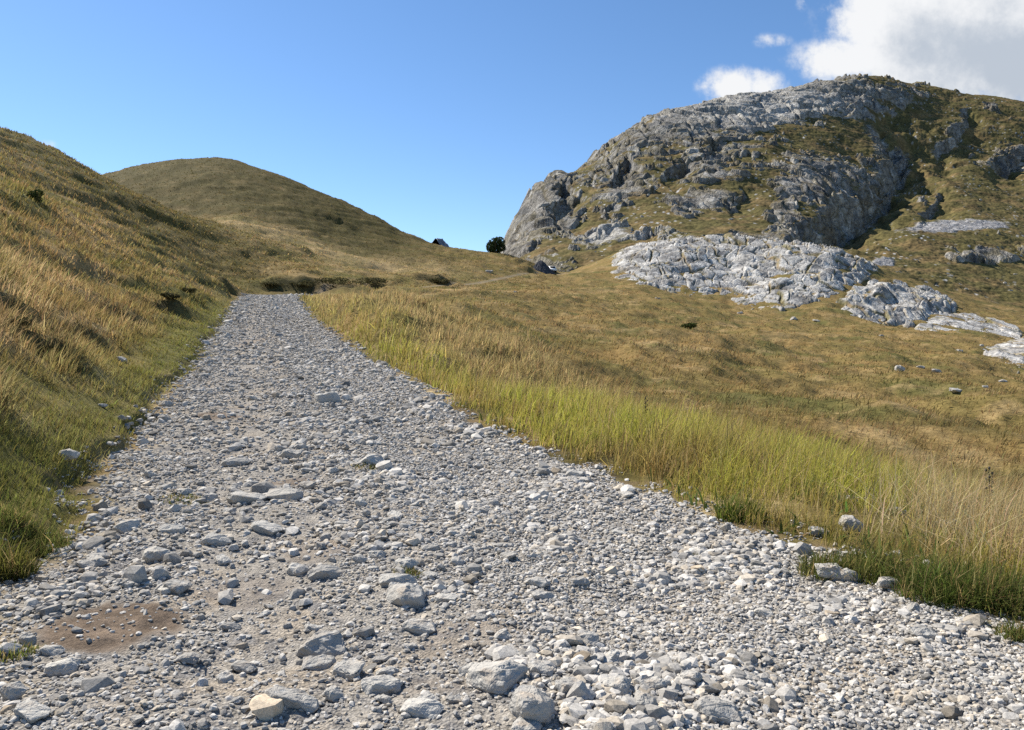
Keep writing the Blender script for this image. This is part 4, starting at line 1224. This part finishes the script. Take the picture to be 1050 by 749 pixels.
def van(px, py):
    x, y, z = ground_at(px, py)
    t = empty('parked_van', (x, y, z + .02), math.radians(18), label='white van parked at the far end of the path by a dark heap', category='van')
    # local: front faces -Y
    bm = bmesh.new(); prof = [(0, .45), (0, 1.05), (.75, 1.25), (1.35, 2.0), (4.6, 2.05), (4.75, 1.9), (4.8, .45)]
    L = [bm.verts.new((-.92, a, b)) for a, b in prof]; R = [bm.verts.new((.92, a, b)) for a, b in prof]
    bm.faces.new(L[::-1]); bm.faces.new(R)
    for i in range(len(prof)): j = (i + 1) % len(prof); bm.faces.new((L[i], L[j], R[j], R[i]))
    bmesh.ops.recalc_face_normals(bm, faces=bm.faces); bmesh.ops.bevel(bm, geom=list(bm.edges), offset=.07, segments=3, affect='EDGES')
    bm_mesh('body', bm, M_WHITE, t, True)
    bm = bmesh.new(); q = [(-.8, .86, 1.34), (.8, .86, 1.34), (.72, 1.28, 1.90), (-.72, 1.28, 1.90)]
    f = bm.faces.new([bm.verts.new((a, b - .035, c + .012)) for a, b, c in q]); bmesh.ops.solidify(bm, geom=[f], thickness=-.02)
    bm_mesh('windscreen', bm, M_GLASS, t)
    for s in (-1, 1):
        for y0, y1 in ((1.35, 2.3), (2.5, 4.3)):
            bm = bmesh.new(); box(bm, s * .915, s * .935, y0, y1, 1.3, 1.82, .006); bm_mesh('side_window', bm, M_GLASS, t)
        bm = bmesh.new(); box(bm, s * .55 - .18, s * .55 + .18, -.03, .05, .78, 1.0, .02); bm_mesh('headlight', bm, M_LAMP, t)
        for yy in (.85, 3.9):
            bm = bmesh.new(); mt = Matrix.Translation((s * .82, yy, .34)) @ Matrix.Rotation(math.pi / 2, 4, 'Y')
            bmesh.ops.create_cone(bm, cap_ends=True, segments=24, radius1=.34, radius2=.34, depth=.22, matrix=mt); w = bm_mesh('wheel', bm, M_RUB, t, True)
            bm = bmesh.new(); mt = Matrix.Translation((s * .92, yy, .34)) @ Matrix.Rotation(math.pi / 2, 4, 'Y')
            bmesh.ops.create_cone(bm, cap_ends=True, segments=20, radius1=.2, radius2=.18, depth=.05, matrix=mt); bm_mesh('rim', bm, M_RIM, w)
    bm = bmesh.new(); box(bm, -.9, .9, -.09, .1, .36, .62, .03); bm_mesh('front_bumper', bm, M_BUMP, t)
van(568, 280)

def heap(px, py, wpx, hpx):
    x, y, z = ground_at(px, py); w = wpx / F * y; h = hpx / F * y
    g = np.linspace(-1.2, 1.2, 90); A, B = np.meshgrid(g, g, indexing='ij')
    r = np.hypot(A + .08 * fbm(A * 3, B * 3, 3, 5), B)
    H = h * np.clip(1.05 - r ** 1.2, -.25, 1) + .10 * fbm(A * 5, B * 5, 4, 6) * h
    V = np.stack([A * w / 2, B * w / 2, H], -1).reshape(-1, 3)
    me = make_mesh('spoil_heap', V, grid_faces(90, 90), None, False)
    o = link('spoil_heap', me, plain_mat('dark_bluish_spoil', (.055, .057, .065), .95, var=.45, scale=3.0), label='dark grey spoil heap behind the parked van', category='heap')  # mottled dark bluish grey over the whole heap
    o.location = (x, y + w * .5, z)
heap(555, 279, 26, 13)

# ------------------------------------------------------------------ far peak behind the saddle
def far_peak():
    g = np.linspace(-1.3, 1.3, 120); A, B = np.meshgrid(g, g, indexing='ij')
    Y0 = 2600.0; x0, _, z0 = P(454, 258, Y0); h = 50.0
    r = np.abs(A) * .95 + np.abs(B) * .5
    H = h * (1.02 - r * 1.1) + 5 * fbm(A * 4, B * 4, 4, 9) + 6 * np.exp(-((A + .12) / .2) ** 2) * fbm(A * 9, B * 9, 3, 10)
    V = np.stack([x0 + A * 46, Y0 + B * 200, z0 + H - 8], -1).reshape(-1, 3)
    n = fbm(A * 5, B * 5, 4, 11)
    c = mixc(np.broadcast_to(np.array([.13, .145, .175]), A.shape + (3,)), np.array([.22, .23, .25]), sstep(-.2, .4, n))  # blue haze of distance painted into the peak's base colour
    me = make_mesh('distant_peak', V, grid_faces(120, 120), c.reshape(-1, 3), True, {'rock': np.ones(A.size)})
    link('distant_peak', me, M_MOUNT, kind='structure')
far_peak()

# ------------------------------------------------------------------ light and sky
SUN = Vector((-.55, .43, .70)).normalized()
el = math.asin(SUN.z); az = math.atan2(SUN.x, SUN.y)      # clockwise from +Y when negated
W = bpy.data.worlds.new('World'); SC.world = W; W.use_nodes = True
W.node_tree.nodes.clear(); t = NT(W)
out = t.new('ShaderNodeOutputWorld'); bg = t.new('ShaderNodeBackground'); t.link(bg.outputs[0], out.inputs[0])
bg.inputs[1].default_value = .068
sky = t.new('ShaderNodeTexSky'); sky.sky_type = 'NISHITA'; sky.sun_disc = False
sky.sun_elevation = el; sky.sun_rotation = az; sky.altitude = 1600; sky.air_density = 1.0; sky.dust_density = .25; sky.ozone_density = 2.0
hsv = t.new('ShaderNodeHueSaturation'); hsv.inputs['Saturation'].default_value = 1.14; hsv.inputs['Value'].default_value = 1.38
t.link(sky.outputs[0], hsv.inputs['Color'])

def cloud_group():
    g = bpy.data.node_groups.new('cloud_density', 'ShaderNodeTree')
    g.interface.new_socket('Vector', in_out='INPUT', socket_type='NodeSocketVector')
    g.interface.new_socket('Density', in_out='OUTPUT', socket_type='NodeSocketFloat')
    class W_: node_tree = g
    t = NT(W_)
    gi = t.new('NodeGroupInput'); go = t.new('NodeGroupOutput')
    v = gi.outputs[0]
    n = t.new('ShaderNodeTexNoise', Scale=9.0, Detail=9.0, Roughness=.6); t.link(v, n.inputs['Vector'])
    n2 = t.new('ShaderNodeTexNoise', Scale=34.0, Detail=6.0, Roughness=.6); t.link(v, n2.inputs['Vector'])
    sx = t.new('ShaderNodeSeparateXYZ'); t.link(v, sx.inputs[0])
    s = None
    for px, py, rx, ry, a in [(930, 12, 70, 45, 1.0), (1010, 30, 85, 62, 1.05), (1090, 50, 80, 60, 1.0), (880, 62, 60, 22, .72), (960, 75, 80, 30, .9), (1060, 85, 90, 30, .8), (885, 5, 32, 22, .7), (1000, -60, 120, 60, .9),
                              (752, 88, 28, 17, .78), (783, 88, 24, 15, .7), (726, 88, 16, 10, .4), (790, 42, 22, 9, .40), (822, 4, 8, 10, .36), (838, 68, 24, 8, .42), (48, 150, 12, 8, .30), (60, 158, 6, 5, .28), (1250, 60, 120, 70, .9)]:
        u0, v0 = (px - CX) / F, (HY - py) / F
        a1 = t.math('POWER', t.math('MULTIPLY', t.math('SUBTRACT', sx.outputs[0], u0), F / rx), 2.0)
        b1 = t.math('POWER', t.math('MULTIPLY', t.math('SUBTRACT', sx.outputs[2], v0), F / ry), 2.0)
        e = t.math('MULTIPLY', t.math('EXPONENT', t.math('MULTIPLY', t.math('ADD', a1, b1), -.8)), a)
        s = e if s is None else t.math('MAXIMUM', s, e)
    n3 = t.new('ShaderNodeTexNoise', Scale=115.0, Detail=4.0, Roughness=.6); t.link(v, n3.inputs['Vector'])
    nn = t.math('ADD', t.math('MULTIPLY', t.math('SUBTRACT', n3.outputs['Fac'], .5), .22), t.math('ADD', t.math('MULTIPLY', t.math('SUBTRACT', n.outputs['Fac'], .5), 1.5), t.math('MULTIPLY', t.math('SUBTRACT', n2.outputs['Fac'], .5), .60)))
    d = t.math('ADD', s, t.math('MULTIPLY', nn, t.ramp(s, .02, .35)))
    t.link(d, go.inputs[0])
    return g
CG = cloud_group()
gen = t.new('ShaderNodeTexCoord').outputs['Generated']
sp = t.new('ShaderNodeSeparateXYZ'); t.link(gen, sp.inputs[0])
yy = t.math('MAXIMUM', sp.outputs[1], .05)
cb = t.new('ShaderNodeCombineXYZ'); t.link(t.math('DIVIDE', sp.outputs[0], yy), cb.inputs[0]); t.link(t.math('DIVIDE', sp.outputs[2], yy), cb.inputs[2])
def dens(off):
    ad = t.new('ShaderNodeVectorMath', operation='ADD'); t.link(cb.outputs[0], ad.inputs[0]); ad.inputs[1].default_value = off
    nd = t.new('ShaderNodeGroup'); nd.node_tree = CG; t.link(ad.outputs[0], nd.inputs[0]); return nd.outputs[0]
d0 = dens((0, 0, 0)); d1 = dens((-.022, 0, .026)); d2 = dens((-.06, 0, .05))
cover = t.math('MULTIPLY', t.ramp(d0, .14, .60), t.ramp(sp.outputs[1], .05, .2))
thick = t.ramp(t.math('ADD', t.math('MULTIPLY', d1, .6), t.math('MULTIPLY', d2, .5)), .45, 1.15)       # cloud between this point and the sun
ccol = t.mixrgb(thick, c4(7.5, 7.6, 7.75), c4(4.2, 4.7, 5.4))
mixed = t.mixrgb(cover, hsv.outputs[0], ccol)
t.link(mixed, bg.inputs[0])

sl = bpy.data.lights.new('Sun', 'SUN'); sl.energy = 5.0; sl.angle = math.radians(.5); sl.color = (1.0, .94, .84)
so = bpy.data.objects.new('Sun', sl); COL.objects.link(so); so.rotation_euler = (-SUN).to_track_quat('-Z', 'Y').to_euler()

# ------------------------------------------------------------------ camera
cam = bpy.data.cameras.new('Camera'); co = bpy.data.objects.new('Camera', cam); COL.objects.link(co)
co.location = (0, 0, EYE); co.rotation_euler = (math.pi / 2, 0, 0)
cam.sensor_fit = 'HORIZONTAL'; cam.sensor_width = 36; cam.lens = 36 * F / 1050
cam.shift_y = -(374.5 - HY) / 1050; cam.clip_end = 8000; cam.clip_start = .05
SC.camera = co
SC.cycles.use_denoising = False; SC.cycles.max_bounces = 3; SC.cycles.diffuse_bounces = 2; SC.cycles.glossy_bounces = 1; SC.cycles.transmission_bounces = 2; SC.cycles.caustics_reflective = False; SC.cycles.caustics_refractive = False
SC.view_settings.view_transform = 'Standard'; SC.view_settings.look = 'None'; SC.view_settings.exposure = 0.85; SC.view_settings.gamma = 1.0
